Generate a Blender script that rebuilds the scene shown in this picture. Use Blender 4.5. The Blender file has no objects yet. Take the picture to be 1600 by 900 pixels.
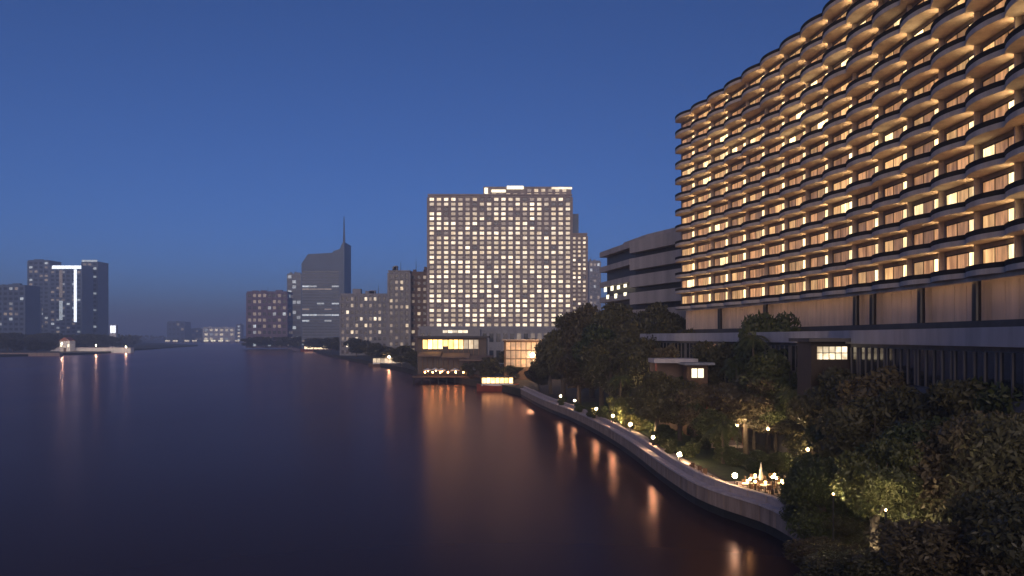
import bpy, math, random
import numpy as np
from mathutils import Vector, Matrix

random.seed(7)
rng = np.random.default_rng(11)
SC = bpy.context.scene
COL = SC.collection
R = math.radians

# ------------------------------------------------------------------ camera, sky, sun, exposure
CAM_Z, FPX, HOR = 18.0, 1150.0, 527.0
cam_d = bpy.data.cameras.new('camera')
cam = bpy.data.objects.new('camera', cam_d)
COL.objects.link(cam)
cam.location = (0, 0, CAM_Z)
cam.rotation_euler = (R(90), 0, 0)
cam_d.sensor_width = 36
cam_d.lens = 36 * FPX / 1600
cam_d.shift_y = (HOR - 450) / 1600
cam_d.clip_end = 30000
SC.camera = cam

SUN_EL, SUN_AZ = 5.0, -170.0        # afterglow low in the west, behind the camera on the river side (azimuth from +Y, clockwise)
w = bpy.data.worlds.new('World')
SC.world = w
w.use_nodes = True
wn, wl = w.node_tree.nodes, w.node_tree.links
bg = wn['Background']
sky = wn.new('ShaderNodeTexSky')
sky.sky_type = 'NISHITA'
sky.sun_disc = False
sky.sun_elevation = R(SUN_EL)
sky.sun_rotation = R(-SUN_AZ)
sky.ozone_density = 3.6
sky.air_density = 0.5
sky.dust_density = 1.5
wb = wn.new('ShaderNodeMix'); wb.data_type = 'RGBA'; wb.blend_type = 'MULTIPLY'      # camera white balance, the same over the whole sky
wb.inputs[0].default_value = 1.0
wb.inputs[7].default_value = (1.06, 0.91, 1.08, 1)
wl.new(sky.outputs['Color'], wb.inputs[6])
wl.new(wb.outputs[2], bg.inputs['Color'])
bg.inputs['Strength'].default_value = 0.125

sun_d = bpy.data.lights.new('sun', 'SUN')
sun_d.energy = 0.95
sun_d.angle = R(35)
sun_d.color = (1.0, 0.74, 0.54)
sun = bpy.data.objects.new('sun', sun_d)
COL.objects.link(sun)
az, el = R(SUN_AZ), R(SUN_EL + 12)
sdir = Vector((math.sin(az) * math.cos(el), math.cos(az) * math.cos(el), math.sin(el)))
sun.rotation_euler = sdir.to_track_quat('Z', 'Y').to_euler()

SC.view_settings.view_transform = 'Standard'
SC.view_settings.look = 'None'
SC.view_settings.exposure = 0.0
SC.view_settings.gamma = 1.0
SC.view_settings.use_curve_mapping = False
SC.render.engine = 'CYCLES'
cy = SC.cycles
cy.use_denoising = True
cy.max_bounces = 4
cy.diffuse_bounces = 2
cy.glossy_bounces = 3
cy.transparent_max_bounces = 8
cy.transmission_bounces = 3
cy.volume_bounces = 1
cy.sample_clamp_indirect = 3.0
cy.caustics_reflective = False
cy.caustics_refractive = False
cy.use_light_tree = True

# ------------------------------------------------------------------ helpers
def P(px, py, Y):
    """a point of the place, given where it shows and how far off it stands"""
    return Vector(((px - 800) / FPX * Y, Y, CAM_Z - (py - HOR) / FPX * Y))
def GX(px, Y): return (px - 800) / FPX * Y
def GZ(py, Y): return CAM_Z - (py - HOR) / FPX * Y

class MB:
    def __init__(s): s.v, s.f, s.m = [], [], []
    def face(s, pts, mi=0):
        n = len(s.v); s.v += [tuple(p) for p in pts]; s.f.append(tuple(range(n, n + len(pts)))); s.m.append(mi); return s
    def prism(s, poly, z0, z1, mi=0, top=True, bot=True):
        n = len(s.v); k = len(poly)
        s.v += [(p[0], p[1], z0) for p in poly] + [(p[0], p[1], z1) for p in poly]
        for i in range(k):
            j = (i + 1) % k
            s.f.append((n + i, n + j, n + k + j, n + k + i)); s.m.append(mi)
        if top: s.f.append(tuple(range(n + k, n + 2 * k))); s.m.append(mi)
        if bot: s.f.append(tuple(range(n + k - 1, n - 1, -1))); s.m.append(mi)
        return s
    def box(s, x0, x1, y0, y1, z0, z1, mi=0):
        return s.prism([(x0, y0), (x1, y0), (x1, y1), (x0, y1)], z0, z1, mi)
    def cyl(s, c, r0, r1, z0, z1, n=10, mi=0):
        k = len(s.v)
        for (r, z) in ((r0, z0), (r1, z1)):
            for i in range(n):
                a = 2 * math.pi * i / n
                s.v.append((c[0] + r * math.cos(a), c[1] + r * math.sin(a), z))
        for i in range(n):
            j = (i + 1) % n
            s.f.append((k + i, k + j, k + n + j, k + n + i)); s.m.append(mi)
        s.f.append(tuple(range(k + n, k + 2 * n))); s.m.append(mi)
        s.f.append(tuple(range(k + n - 1, k - 1, -1))); s.m.append(mi)
        return s
    def tube(s, pts, rads, n=7, mi=0):
        k = len(s.v)
        pts = [Vector(p) for p in pts]
        for i, p in enumerate(pts):
            d = (pts[min(i + 1, len(pts) - 1)] - pts[max(i - 1, 0)]).normalized()
            a = d.orthogonal().normalized(); b = d.cross(a)
            for j in range(n):
                t = 2 * math.pi * j / n
                s.v.append(tuple(p + (a * math.cos(t) + b * math.sin(t)) * rads[i]))
        for i in range(len(pts) - 1):
            for j in range(n):
                j2 = (j + 1) % n
                s.f.append((k + i * n + j, k + i * n + j2, k + (i + 1) * n + j2, k + (i + 1) * n + j)); s.m.append(mi)
        s.f.append(tuple(range(k + n * len(pts) - 1, k + n * (len(pts) - 1) - 1, -1))); s.m.append(mi)
        return s
    def sphere(s, c, r, n=10, m=6, sz=1.0, mi=0):
        k = len(s.v)
        s.v.append((c[0], c[1], c[2] - r * sz))
        for i in range(1, m):
            t = math.pi * i / m - math.pi / 2
            for j in range(n):
                a = 2 * math.pi * j / n
                s.v.append((c[0] + r * math.cos(t) * math.cos(a), c[1] + r * math.cos(t) * math.sin(a), c[2] + r * sz * math.sin(t)))
        s.v.append((c[0], c[1], c[2] + r * sz)); e = len(s.v) - 1
        for j in range(n):
            j2 = (j + 1) % n
            s.f.append((k, k + 1 + j2, k + 1 + j)); s.m.append(mi)
            for i in range(m - 2):
                a = k + 1 + i * n
                s.f.append((a + j, a + j2, a + n + j2, a + n + j)); s.m.append(mi)
            a = k + 1 + (m - 2) * n
            s.f.append((a + j, a + j2, e)); s.m.append(mi)
        return s
    def mesh(s, name, mats, smooth=False):
        me = bpy.data.meshes.new(name)
        me.from_pydata(s.v, [], s.f)
        if not isinstance(mats, (list, tuple)): mats = [mats]
        for m in mats: me.materials.append(m)
        me.polygons.foreach_set('material_index', s.m)
        if smooth: me.polygons.foreach_set('use_smooth', [True] * len(s.f))
        me.update()
        return me
    def build(s, name, mats, parent=None, loc=(0, 0, 0), rz=0, smooth=False):
        return put(name, s.mesh(name, mats, smooth), parent, loc, rz)

def put(name, me, parent=None, loc=(0, 0, 0), rz=0, scale=None, mat=None):
    o = bpy.data.objects.new(name, me)
    COL.objects.link(o)
    o.location = loc
    o.rotation_euler = (0, 0, rz)
    if scale is not None: o.scale = scale
    if parent is not None: o.parent = parent
    if mat is not None:
        o.material_slots[0].link = 'OBJECT'
        o.material_slots[0].material = mat
    return o
def tag(o, label=None, cat=None, group=None, kind=None):
    if label: o['label'] = label
    if cat: o['category'] = cat
    if group: o['group'] = group
    if kind: o['kind'] = kind
    return o
def thing(name, label, cat, loc=(0, 0, 0), rz=0, group=None):
    o = put(name, None, None, loc, rz)
    return tag(o, label, cat, group)

# ------------------------------------------------------------------ materials
def mat_new(name):
    m = bpy.data.materials.new(name); m.use_nodes = True
    nt = m.node_tree
    return m, nt.nodes, nt.links, nt.nodes['Principled BSDF']
def mix_rgb(N, L, a, b, fac, blend='MIX'):
    x = N.new('ShaderNodeMix'); x.data_type = 'RGBA'; x.blend_type = blend
    for sock, v in ((x.inputs[6], a), (x.inputs[7], b), (x.inputs[0], fac)):
        if hasattr(v, 'is_output'): L.new(v, sock)
        elif isinstance(v, (int, float)): sock.default_value = v
        else: sock.default_value = (*v, 1)
    return x.outputs[2]
def pbr(name, col, rough=0.7, var=0.25, scale=0.6, bump=0.0, metal=0.0, streak=False, coat=0.0):
    m, N, L, B = mat_new(name)
    tc = N.new('ShaderNodeTexCoord')
    mp = N.new('ShaderNodeMapping')
    L.new(tc.outputs['Object'], mp.inputs['Vector'])
    if streak: mp.inputs['Scale'].default_value = (1.6, 1.6, 0.18)
    nz = N.new('ShaderNodeTexNoise'); nz.inputs['Scale'].default_value = scale; nz.inputs['Detail'].default_value = 6
    nz.inputs['Roughness'].default_value = 0.65
    L.new(mp.outputs[0], nz.inputs['Vector'])
    rp = N.new('ShaderNodeValToRGB')
    rp.color_ramp.elements[0].position = 0.32; rp.color_ramp.elements[1].position = 0.70
    L.new(nz.outputs['Fac'], rp.inputs['Fac'])
    dark = tuple(c * (1 - var) for c in col); lite = tuple(min(1, c * (1 + var * 0.6)) for c in col)
    c = mix_rgb(N, L, dark, lite, rp.outputs['Color'])
    L.new(c, B.inputs['Base Color'])
    B.inputs['Roughness'].default_value = rough
    B.inputs['Metallic'].default_value = metal
    if coat: B.inputs['Coat Weight'].default_value = coat
    if bump:
        bp = N.new('ShaderNodeBump'); bp.inputs['Strength'].default_value = bump; bp.inputs['Distance'].default_value = 0.05
        n2 = N.new('ShaderNodeTexNoise'); n2.inputs['Scale'].default_value = scale * 9
        L.new(mp.outputs[0], n2.inputs['Vector'])
        L.new(n2.outputs['Fac'], bp.inputs['Height']); L.new(bp.outputs[0], B.inputs['Normal'])
    return m
def glow(name, col, strength, var=0.0, scale=1.0, base=(0.3, 0.28, 0.25), curtain=False):
    """a lit pane or bulb: it gives off light itself"""
    m, N, L, B = mat_new(name)
    B.inputs['Base Color'].default_value = (*base, 1)
    B.inputs['Roughness'].default_value = 0.25
    B.inputs['Emission Strength'].default_value = strength
    B.inputs['Emission Color'].default_value = (*col, 1)
    if var:
        tc = N.new('ShaderNodeTexCoord')
        oi = N.new('ShaderNodeObjectInfo')
        ad = N.new('ShaderNodeVectorMath'); ad.operation = 'ADD'
        sc_ = N.new('ShaderNodeVectorMath'); sc_.operation = 'SCALE'
        cm = N.new('ShaderNodeCombineXYZ')
        for i in range(3): L.new(oi.outputs['Random'], cm.inputs[i])
        L.new(cm.outputs[0], sc_.inputs[0]); sc_.inputs['Scale'].default_value = 37.0
        L.new(tc.outputs['Object'], ad.inputs[0]); L.new(sc_.outputs[0], ad.inputs[1])
        nz = N.new('ShaderNodeTexNoise'); nz.inputs['Scale'].default_value = scale; nz.inputs['Detail'].default_value = 3
        if curtain:
            mp = N.new('ShaderNodeMapping'); mp.inputs['Scale'].default_value = (3.0, 3.0, 0.4)
            L.new(ad.outputs[0], mp.inputs['Vector']); L.new(mp.outputs[0], nz.inputs['Vector'])
        else: L.new(ad.outputs[0], nz.inputs['Vector'])
        rp = N.new('ShaderNodeValToRGB')
        rp.color_ramp.elements[0].position = 0.35; rp.color_ramp.elements[1].position = 0.65
        L.new(nz.outputs['Fac'], rp.inputs['Fac'])
        c = mix_rgb(N, L, tuple(x * (1 - var) * k for x, k in zip(col, (1, .9, .75))), col, rp.outputs['Color'])
        L.new(c, B.inputs['Emission Color'])
        mul = N.new('ShaderNodeMapRange')
        mul.inputs['To Min'].default_value = strength * 0.45; mul.inputs['To Max'].default_value = strength * 1.5
        L.new(oi.outputs['Random'], mul.inputs['Value']); L.new(mul.outputs[0], B.inputs['Emission Strength'])
    return m
def leafmat(name, col, col2):
    m, N, L, B = mat_new(name)
    tc = N.new('ShaderNodeTexCoord'); nz = N.new('ShaderNodeTexNoise'); nz.inputs['Scale'].default_value = 0.8
    L.new(tc.outputs['Object'], nz.inputs['Vector'])
    oi = N.new('ShaderNodeObjectInfo')
    c = mix_rgb(N, L, col, col2, nz.outputs['Fac'])
    d = mix_rgb(N, L, c, tuple(x * 0.6 for x in col), oi.outputs['Random'])
    L.new(d, B.inputs['Base Color']); B.inputs['Roughness'].default_value = 0.5
    tr = N.new('ShaderNodeBsdfTranslucent'); L.new(d, tr.inputs['Color'])
    mx = N.new('ShaderNodeMixShader'); mx.inputs[0].default_value = 0.25
    L.new(B.outputs[0], mx.inputs[1]); L.new(tr.outputs[0], mx.inputs[2])
    L.new(mx.outputs[0], N['Material Output'].inputs['Surface'])
    return m

M = {}
M['slab'] = pbr('pale_balcony_concrete', (0.72, 0.60, 0.50), 0.8, 0.22, 0.5, 0.1, streak=True)
M['stucco'] = pbr('beige_stucco', (0.48, 0.40, 0.33), 0.85, 0.2, 0.5, 0.1, streak=True)
M['darkrail'] = pbr('dark_brown_balustrade', (0.028, 0.019, 0.013), 0.95, 0.35, 1.2)
M['frame'] = pbr('bronze_window_frame', (0.06, 0.045, 0.035), 0.45, 0.2, 2.0, metal=0.4)
M['roof'] = pbr('dark_roof_felt', (0.10, 0.095, 0.095), 0.9, 0.3, 0.3)
M['lavender'] = pbr('pale_painted_parapet', (0.46, 0.44, 0.47), 0.75, 0.2, 0.4, streak=True)
M['podium'] = pbr('dark_grey_podium_cladding', (0.15, 0.14, 0.145), 0.7, 0.3, 0.5, streak=True)
M['darkglass'] = pbr('dark_glass', (0.02, 0.025, 0.03), 0.12, 0.2, 0.4)
M['blueglass'] = pbr('blue_grey_glass', (0.05, 0.075, 0.10), 0.15, 0.3, 0.3)
M['column'] = pbr('black_granite_column', (0.02, 0.02, 0.022), 0.3, 0.3, 2.0)
M['soil'] = pbr('garden_soil', (0.055, 0.045, 0.03), 0.95, 0.4, 0.4, 0.2)
M['lawn'] = pbr('mown_lawn', (0.045, 0.07, 0.02), 0.95, 0.45, 1.5, 0.4)
M['paving'] = pbr('pink_grey_paving', (0.52, 0.42, 0.38), 0.8, 0.22, 0.9, 0.1)
M['coping'] = pbr('pale_stone_coping', (0.66, 0.55, 0.51), 0.75, 0.2, 1.2, 0.1)
M['wallstone'] = pbr('tan_river_wall_stone', (0.40, 0.29, 0.22), 0.85, 0.4, 0.8, 0.3, streak=True)
M['wetstone'] = pbr('algae_dark_stone', (0.03, 0.028, 0.02), 0.5, 0.4, 1.0)
M['bark'] = pbr('grey_brown_bark', (0.11, 0.085, 0.06), 0.9, 0.35, 2.0, 0.4)
M['iron'] = pbr('black_painted_iron', (0.025, 0.025, 0.025), 0.5, 0.2, 3.0)
M['white'] = pbr('white_paint', (0.75, 0.73, 0.70), 0.6, 0.12, 0.8)
M['timber'] = pbr('brown_timber', (0.16, 0.09, 0.05), 0.7, 0.35, 1.5, 0.2)
M['redhull'] = pbr('red_oxide_hull', (0.30, 0.06, 0.03), 0.6, 0.35, 0.6)
M['tile'] = pbr('grey_blue_roof_tile', (0.26, 0.28, 0.34), 0.7, 0.3, 1.2, 0.2)
M['redtile'] = pbr('brick_red_tile', (0.28, 0.10, 0.07), 0.8, 0.3, 1.0, 0.2)
M['sheraton'] = pbr('cream_tower_concrete', (0.32, 0.265, 0.24), 0.8, 0.2, 0.08, streak=True)
M['greywall'] = pbr('grey_render_wall', (0.30, 0.29, 0.29), 0.85, 0.25, 0.1, streak=True)
M['wingwall'] = pbr('beige_grey_band_concrete', (0.50, 0.44, 0.41), 0.85, 0.25, 0.15, streak=True)
M['brownwall'] = pbr('brown_render_wall', (0.20, 0.14, 0.11), 0.85, 0.25, 0.1, streak=True)
M['pinkwall'] = pbr('pinkish_render_wall', (0.20, 0.15, 0.20), 0.85, 0.2, 0.1, streak=True)
M['slate'] = pbr('blue_slate_cladding', (0.09, 0.13, 0.19), 0.5, 0.2, 0.05)
M['farland'] = pbr('dark_ground', (0.05, 0.05, 0.04), 0.95, 0.4, 0.02)
M['leaf_dark'] = leafmat('dark_evergreen_leaf', (0.10, 0.098, 0.042), (0.15, 0.13, 0.056))
M['leaf_mid'] = leafmat('mid_green_leaf', (0.07, 0.10, 0.03), (0.13, 0.13, 0.045))
M['leaf_olive'] = leafmat('olive_leaf', (0.13, 0.105, 0.05), (0.18, 0.14, 0.07))
M['leaf_lit'] = leafmat('lit_yellow_green_leaf', (0.12, 0.14, 0.04), (0.22, 0.19, 0.07))  # paler leaf for the uplit plants, lamplight partly put into the colour
WARM, CREAM, AMBER, COOL = (1.0, 0.72, 0.38), (1.0, 0.86, 0.62), (1.0, 0.55, 0.2), (0.80, 0.90, 1.0)
M['room_a'] = glow('warm_lit_room', (1.0, 0.56, 0.22), 1.0, 0.55, 0.8, curtain=True)
M['room_b'] = glow('bright_lit_room', (1.0, 0.74, 0.38), 3.0, 0.5, 0.8, curtain=True)
M['room_c'] = glow('dim_lit_room', (1.0, 0.48, 0.19), 0.62, 0.6, 0.8, curtain=True)
M['bulb'] = glow('warm_bulb', (1.0, 0.62, 0.27), 48.0)
M['globe'] = glow('globe_lamp', (1.0, 0.62, 0.32), 230.0)
M['candle'] = glow('candle_glass', (1.0, 0.62, 0.22), 30.0)
M['win_w'] = glow('tower_window_warm', (1.0, 0.80, 0.53), 0.85, 0.4, 0.5)
M['win_c'] = glow('tower_window_cream', (1.0, 0.86, 0.64), 1.4, 0.3, 0.5)
M['win_d'] = glow('tower_window_dim', (1.0, 0.76, 0.52), 0.2, 0.4, 0.5)
M['win_k'] = glow('tower_window_cool', (0.75, 0.88, 1.0), 0.6, 0.4, 0.5)
M['hall'] = glow('restaurant_glazing', (1.0, 0.60, 0.19), 6.0, 0.45, 0.25)
M['strip'] = glow('cream_light_strip', (1.0, 0.90, 0.62), 2.0)
M['strip_cool'] = glow('white_light_strip', (0.82, 0.88, 1.0), 2.4)
M['cove'] = glow('cove_light_strip', (1.0, .62, .36), 4.5)
M['amberlamp'] = glow('amber_lamp', (1.0, .42, .12), 45.0)

# water
def water_mat():
    """murky brown river: a brown body under a slightly brown-tinted rippled surface, smooth as in a long exposure"""
    m, N, L, B = mat_new('river_water')
    N.remove(B)
    df = N.new('ShaderNodeBsdfDiffuse'); df.inputs['Color'].default_value = (0.050, 0.031, 0.026, 1)
    gl = N.new('ShaderNodeBsdfGlossy')
    gl.inputs['Color'].default_value = (.68, .46, .45, 1)
    fr = N.new('ShaderNodeFresnel'); fr.inputs['IOR'].default_value = 1.25
    tc = N.new('ShaderNodeTexCoord')
    mp = N.new('ShaderNodeMapping'); mp.inputs['Scale'].default_value = (1.0, .35, 1.0)
    L.new(tc.outputs['Object'], mp.inputs['Vector'])
    n1 = N.new('ShaderNodeTexNoise'); n1.inputs['Scale'].default_value = 0.03; n1.inputs['Detail'].default_value = 5
    L.new(mp.outputs[0], n1.inputs['Vector'])
    mr = N.new('ShaderNodeMapRange'); mr.inputs['From Min'].default_value = .3; mr.inputs['From Max'].default_value = .7
    mr.inputs['To Min'].default_value = 0.20; mr.inputs['To Max'].default_value = 0.27
    L.new(n1.outputs['Fac'], mr.inputs['Value']); L.new(mr.outputs[0], gl.inputs['Roughness'])
    n2 = N.new('ShaderNodeTexNoise'); n2.inputs['Scale'].default_value = 0.8; n2.inputs['Detail'].default_value = 3
    L.new(tc.outputs['Object'], n2.inputs['Vector'])
    bp = N.new('ShaderNodeBump'); bp.inputs['Strength'].default_value = 0.06; bp.inputs['Distance'].default_value = 0.1
    L.new(n2.outputs['Fac'], bp.inputs['Height']); L.new(bp.outputs[0], gl.inputs['Normal'])
    mx = N.new('ShaderNodeMixShader')
    L.new(fr.outputs[0], mx.inputs[0]); L.new(df.outputs[0], mx.inputs[1]); L.new(gl.outputs[0], mx.inputs[2])
    L.new(mx.outputs[0], N['Material Output'].inputs['Surface'])
    return m
M['water'] = water_mat()

# ------------------------------------------------------------------ setting: water, banks
GR = 2.2
wob = MB().face([(-9000, -600, 0), (9000, -600, 0), (9000, 12000, 0), (-9000, 12000, 0)]).build('river', M['water'])
tag(wob, 'smooth dark river under the dusk sky', kind='structure')

WALL = [(30, -60), (27, 0), (25.5, 35), (24.6, 55), (24, 66.5), (23, 69.5), (21.1, 73.7), (19.8, 78.7), (19.3, 84.5), (18.7, 93.7), (18.2, 110),
        (16.8, 128.6), (13.5, 155.6), (8, 183), (2.9, 222.6)]
BANK2 = [(-2, 240), (-10, 262), (-41, 335), (-60, 395), (-92, 480), (-160, 660), (-275, 1000), (-640, 2000), (-1250, 3400), (-1500, 3700)]
rb = [(x + 0.5, y) for x, y in WALL] + BANK2 + [(-1500, 11000), (8500, 11000), (8500, -60)]
o = MB().prism(rb, -2, GR).build('river_bank_ground', M['soil'])
tag(o, 'garden and city ground along the right bank', kind='structure')
lb = [(-8500, 560), (-900, 600), (-468, 672), (-440, 780), (-508, 985), (-640, 1500), (-1380, 2700), (-1560, 3500), (-1600, 11000), (-8500, 11000)]
o = MB().prism(lb, -2, 2.0).build('far_bank_ground', M['farland'])
tag(o, 'low dark ground of the left bank', kind='structure')

# arc-length sampled river wall between two stations
wp = np.array(WALL[2:], float)
for _ in range(2):                     # round the corners a little
    q = [wp[0]]
    for a, b in zip(wp[:-1], wp[1:]): q += [a * .75 + b * .25, a * .25 + b * .75]
    q.append(wp[-1]); wp = np.array(q)
ws = np.concatenate([[0], np.cumsum(np.hypot(*np.diff(wp, axis=0).T))])
def wall_at(s, off=0.0):
    x = np.interp(s, ws, wp[:, 0]); y = np.interp(s, ws, wp[:, 1])
    x2 = np.interp(s + .5, ws, wp[:, 0]); y2 = np.interp(s + .5, ws, wp[:, 1])
    x1 = np.interp(s - .5, ws, wp[:, 0]); y1 = np.interp(s - .5, ws, wp[:, 1])
    t = np.array([x2 - x1, y2 - y1]); t /= np.hypot(*t)
    n = np.array([t[1], -t[0]])        # towards the land (right)
    return np.array([x, y]) + n * off, t, n
def wall_s(Y): return float(np.interp(Y, wp[:, 1], ws))
rw = thing('river_wall', 'long curving stone river wall with pale coping along the garden promenade', 'wall', (0, 0, 0))
S = 0.0
SEG = 2.6
while S < ws[-1] - 0.1:
    e = min(S + SEG - 0.10, ws[-1])
    a0, _, _ = wall_at(S, -.25); a1, _, _ = wall_at(e, -.25)
    b0, _, _ = wall_at(S, .45); b1, _, _ = wall_at(e, .45)
    MB().prism([a0, b0, b1, a1], 0.85, 2.35).build('wall_panel', M['wallstone'], rw)
    a0, _, _ = wall_at(S, -.42); a1, _, _ = wall_at(e, -.42); b0, _, _ = wall_at(S, .5); b1, _, _ = wall_at(e, .5)
    MB().prism([a0, b0, b1, a1], 2.353, 2.55).build('coping', M['coping'], rw)
    c0, _, _ = wall_at(S, .55); c1, _, _ = wall_at(e, .55); d0, _, _ = wall_at(S, .85); d1, _, _ = wall_at(e, .85)
    MB().prism([c0, d0, d1, c1], 2.2, 3.15).build('parapet_panel', M['paving'], rw)
    c0, _, _ = wall_at(S, .48); c1, _, _ = wall_at(e, .48); d0, _, _ = wall_at(S, .95); d1, _, _ = wall_at(e, .95)
    MB().prism([c0, d0, d1, c1], 3.153, 3.28).build('parapet_cap', M['coping'], rw)
    S += SEG
foot = MB()
ks = np.arange(0, ws[-1], 3.0)
for i in range(len(ks) - 1):
    a0 = wall_at(ks[i], -.12)[0]; a1 = wall_at(ks[i + 1], -.12)[0]; b0 = wall_at(ks[i], .4)[0]; b1 = wall_at(ks[i + 1], .4)[0]
    foot.prism([a0, b0, b1, a1], -1.5, 0.847)
foot.build('wet_footing', M['wetstone'], rw)
pm = MB()
for i in range(len(ks) - 1):
    a0 = wall_at(ks[i], .96)[0]; a1 = wall_at(ks[i + 1], .96)[0]; b0 = wall_at(ks[i], 3.6)[0]; b1 = wall_at(ks[i + 1], 3.6)[0]
    pm.prism([a0, b0, b1, a1], 2.0, GR + .06)
tag(pm.build('promenade', M['paving']), 'pale paved promenade behind the river wall', kind='structure')
lm = MB()
for i in range(len(ks) - 1):
    if wp[0][1] < wall_at(ks[i])[0][1] < 175:
        a0 = wall_at(ks[i], 4.2)[0]; a1 = wall_at(ks[i + 1], 4.2)[0]; b0 = wall_at(ks[i], 13)[0]; b1 = wall_at(ks[i + 1], 13)[0]
        lm.prism([a0, b0, b1, a1], 2.0, GR + .03)
tag(lm.build('lawn', M['lawn']), 'green lawn of the riverside garden', kind='structure')

# ------------------------------------------------------------------ the big hotel
FL = 3.3
FAS = .52
Z0 = 24.4
NF = 12
def hx(Y): return 46 + .08 * (Y - 66) - (.38 / 180 * (Y - 66) ** 2 if Y > 66 else 0)
hy = np.linspace(38, 160, 2500)
hX = np.array([hx(t) for t in hy])
hs = np.concatenate([[0], np.cumsum(np.hypot(np.diff(hX), np.diff(hy)))])
BAY = 6.5
s_end = float(np.interp(156.5, hy, hs))
NB = int(s_end // BAY)
stn = [s_end - BAY * i for i in range(NB + 1)]        # from the far end towards the camera
hp = [Vector((np.interp(s, hs, hX), np.interp(s, hs, hy), 0)) for s in stn]

hotel = thing('hotel_building', 'huge curved beige hotel with rows of scalloped, warmly lit balconies', 'building', (44, 100, 0))
OFF = Vector((-44, -100, 0))
def hb(mb, name, m, par=None, loc=Vector((0, 0, 0)), rz=0): return mb.build(name, m, par or hotel, Vector(loc) + OFF if par is None else loc, rz)

# curved wall body
def normal_at(i):
    a = hp[max(i - 1, 0)]; b = hp[min(i + 1, len(hp) - 1)]
    t = (b - a).normalized()
    return Vector((t.y, -t.x, 0))          # inward test below
ins = []
for i in range(len(hp)):
    n = normal_at(i)
    if n.x < 0: n = -n
    ins.append(n)
body = MB()
poly = [(p.x, p.y) for p in hp] + [((p + n * 22).x, (p + n * 22).y) for p, n in reversed(list(zip(hp, ins)))]
body.prism(poly, Z0 - FAS, Z0 + FL * NF)
hb(body, 'wall', M['stucco'])
# roof cornice and parapet follow the balcony edge bay by bay
def edge_pts(wd, d0, b, n=10, p=.85):
    return [(wd * i / n, d0 + b * max(0, math.sin(math.pi * i / n)) ** p) for i in range(n + 1)]
D0, BB = 1.4, .85
def bay_meshes(wd):
    e = edge_pts(wd, D0, BB)
    sl = MB(); sl.prism([(0.0, 0.0)] + [(0, e[0][1])] + e[1:-1] + [(wd, e[-1][1]), (wd, 0.0)], -FAS, 0.0)
    sl.box(-.09, .09, .003, .55, 0.003, FL - FAS - .005)
    slab = sl.mesh('balcony', M['slab'])
    eave = MB().prism([(0.0, 0.0)] + [(0, e[0][1])] + e[1:-1] + [(wd, e[-1][1]), (wd, 0.0)], -FAS, 0.0).mesh('roof_eave', M['slab'])
    ra = MB()
    n = len(e)
    inn = [(x * .985 + wd * .0075, y - .16) for x, y in e]
    for i in range(n - 1):
        ra.prism([e[i], e[i + 1], inn[i + 1], inn[i]], .003, 0.44)
    rail = ra.mesh('balustrade', M['darkrail'])
    ra = MB()
    out = [(x, y + .05) for x, y in e]; inn2 = [(x * .98 + wd * .01, y - .22) for x, y in e]
    for i in range(n - 1):
        ra.prism([out[i], out[i + 1], inn2[i + 1], inn2[i]], 0.443, .50)
    cap = ra.mesh('handrail', M['darkrail'])
    return slab, rail, cap, eave
wd = (hp[1] - hp[0]).length
slab_me, rail_me, cap_me, eave_me = bay_meshes(wd)
# window: frame with jambs, mullion, transom; pane behind
W0, W1, H0, H1 = .45, wd - .55, .06, 2.3
fr = MB()
fr.box(W0, W0 + .12, .003, .10, H0, H1); fr.box(W1 - .12, W1, .003, .10, H0, H1)
for t in (.24, .62):
    xm = W0 + (W1 - W0) * t; fr.box(xm - .05, xm + .05, .003, .09, H0, H1 - .12)
fr.box(W0 + .12, W1 - .12, .003, .10, H1 - .12, H1 + .003)
frame_me = fr.mesh('window', M['frame'])
pn = MB(); pn.box(W0 + .13, W0 + (W1 - W0) * .24 - .06, .005, .05, H0, H1 - .13)
paneA = pn.mesh('pane', M['room_a'])
pn = MB(); pn.box(W0 + (W1 - W0) * .24 + .06, W0 + (W1 - W0) * .62 - .06, .005, .05, H0, H1 - .13)
paneB = pn.mesh('pane', M['room_a'])
pn = MB(); pn.box(W0 + (W1 - W0) * .62 + .06, W1 - .13, .005, .05, H0, H1 - .13)
paneC = pn.mesh('pane', M['room_a'])
lp = MB(); lp.box(-.14, .14, .003, .22, -.22, .22)
lamp_me = lp.mesh('wall_lamp', M['bulb'])
for i in range(NB):
    a, b = hp[i], hp[i + 1]                # far -> near
    # local x runs from near to far so that local +y points to the river (left)
    t = (a - b); rz = math.atan2(t.y, t.x)
    # river side is -X: local +y = rot(t, +90deg)
    for k in range(NF + 1):
        z = Z0 + FL * k
        bal = put('balcony' if k < NF else 'roof_eave', slab_me if k < NF else eave_me, hotel, Vector((b.x, b.y, z)) + OFF, rz)
        put('balustrade' if k < NF else 'roof_parapet', rail_me, bal)
        put('handrail' if k < NF else 'parapet_cap', cap_me, bal)
        if k == NF: continue
        wn_ = put('window', frame_me, hotel, Vector((b.x, b.y, z)) + OFF, rz)
        r = random.random()
        for j, me in enumerate((paneA, paneB, paneC)):
            u = random.random()
            m = M['room_b'] if (r < .8 and j == 0) or u < .06 else (M['room_a'] if u < .3 else M['room_c'])
            put('pane', me, wn_, mat=m)
        if r < .93:
            put('wall_lamp', lamp_me, bal, (.27, 0.0, 1.95))
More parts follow.
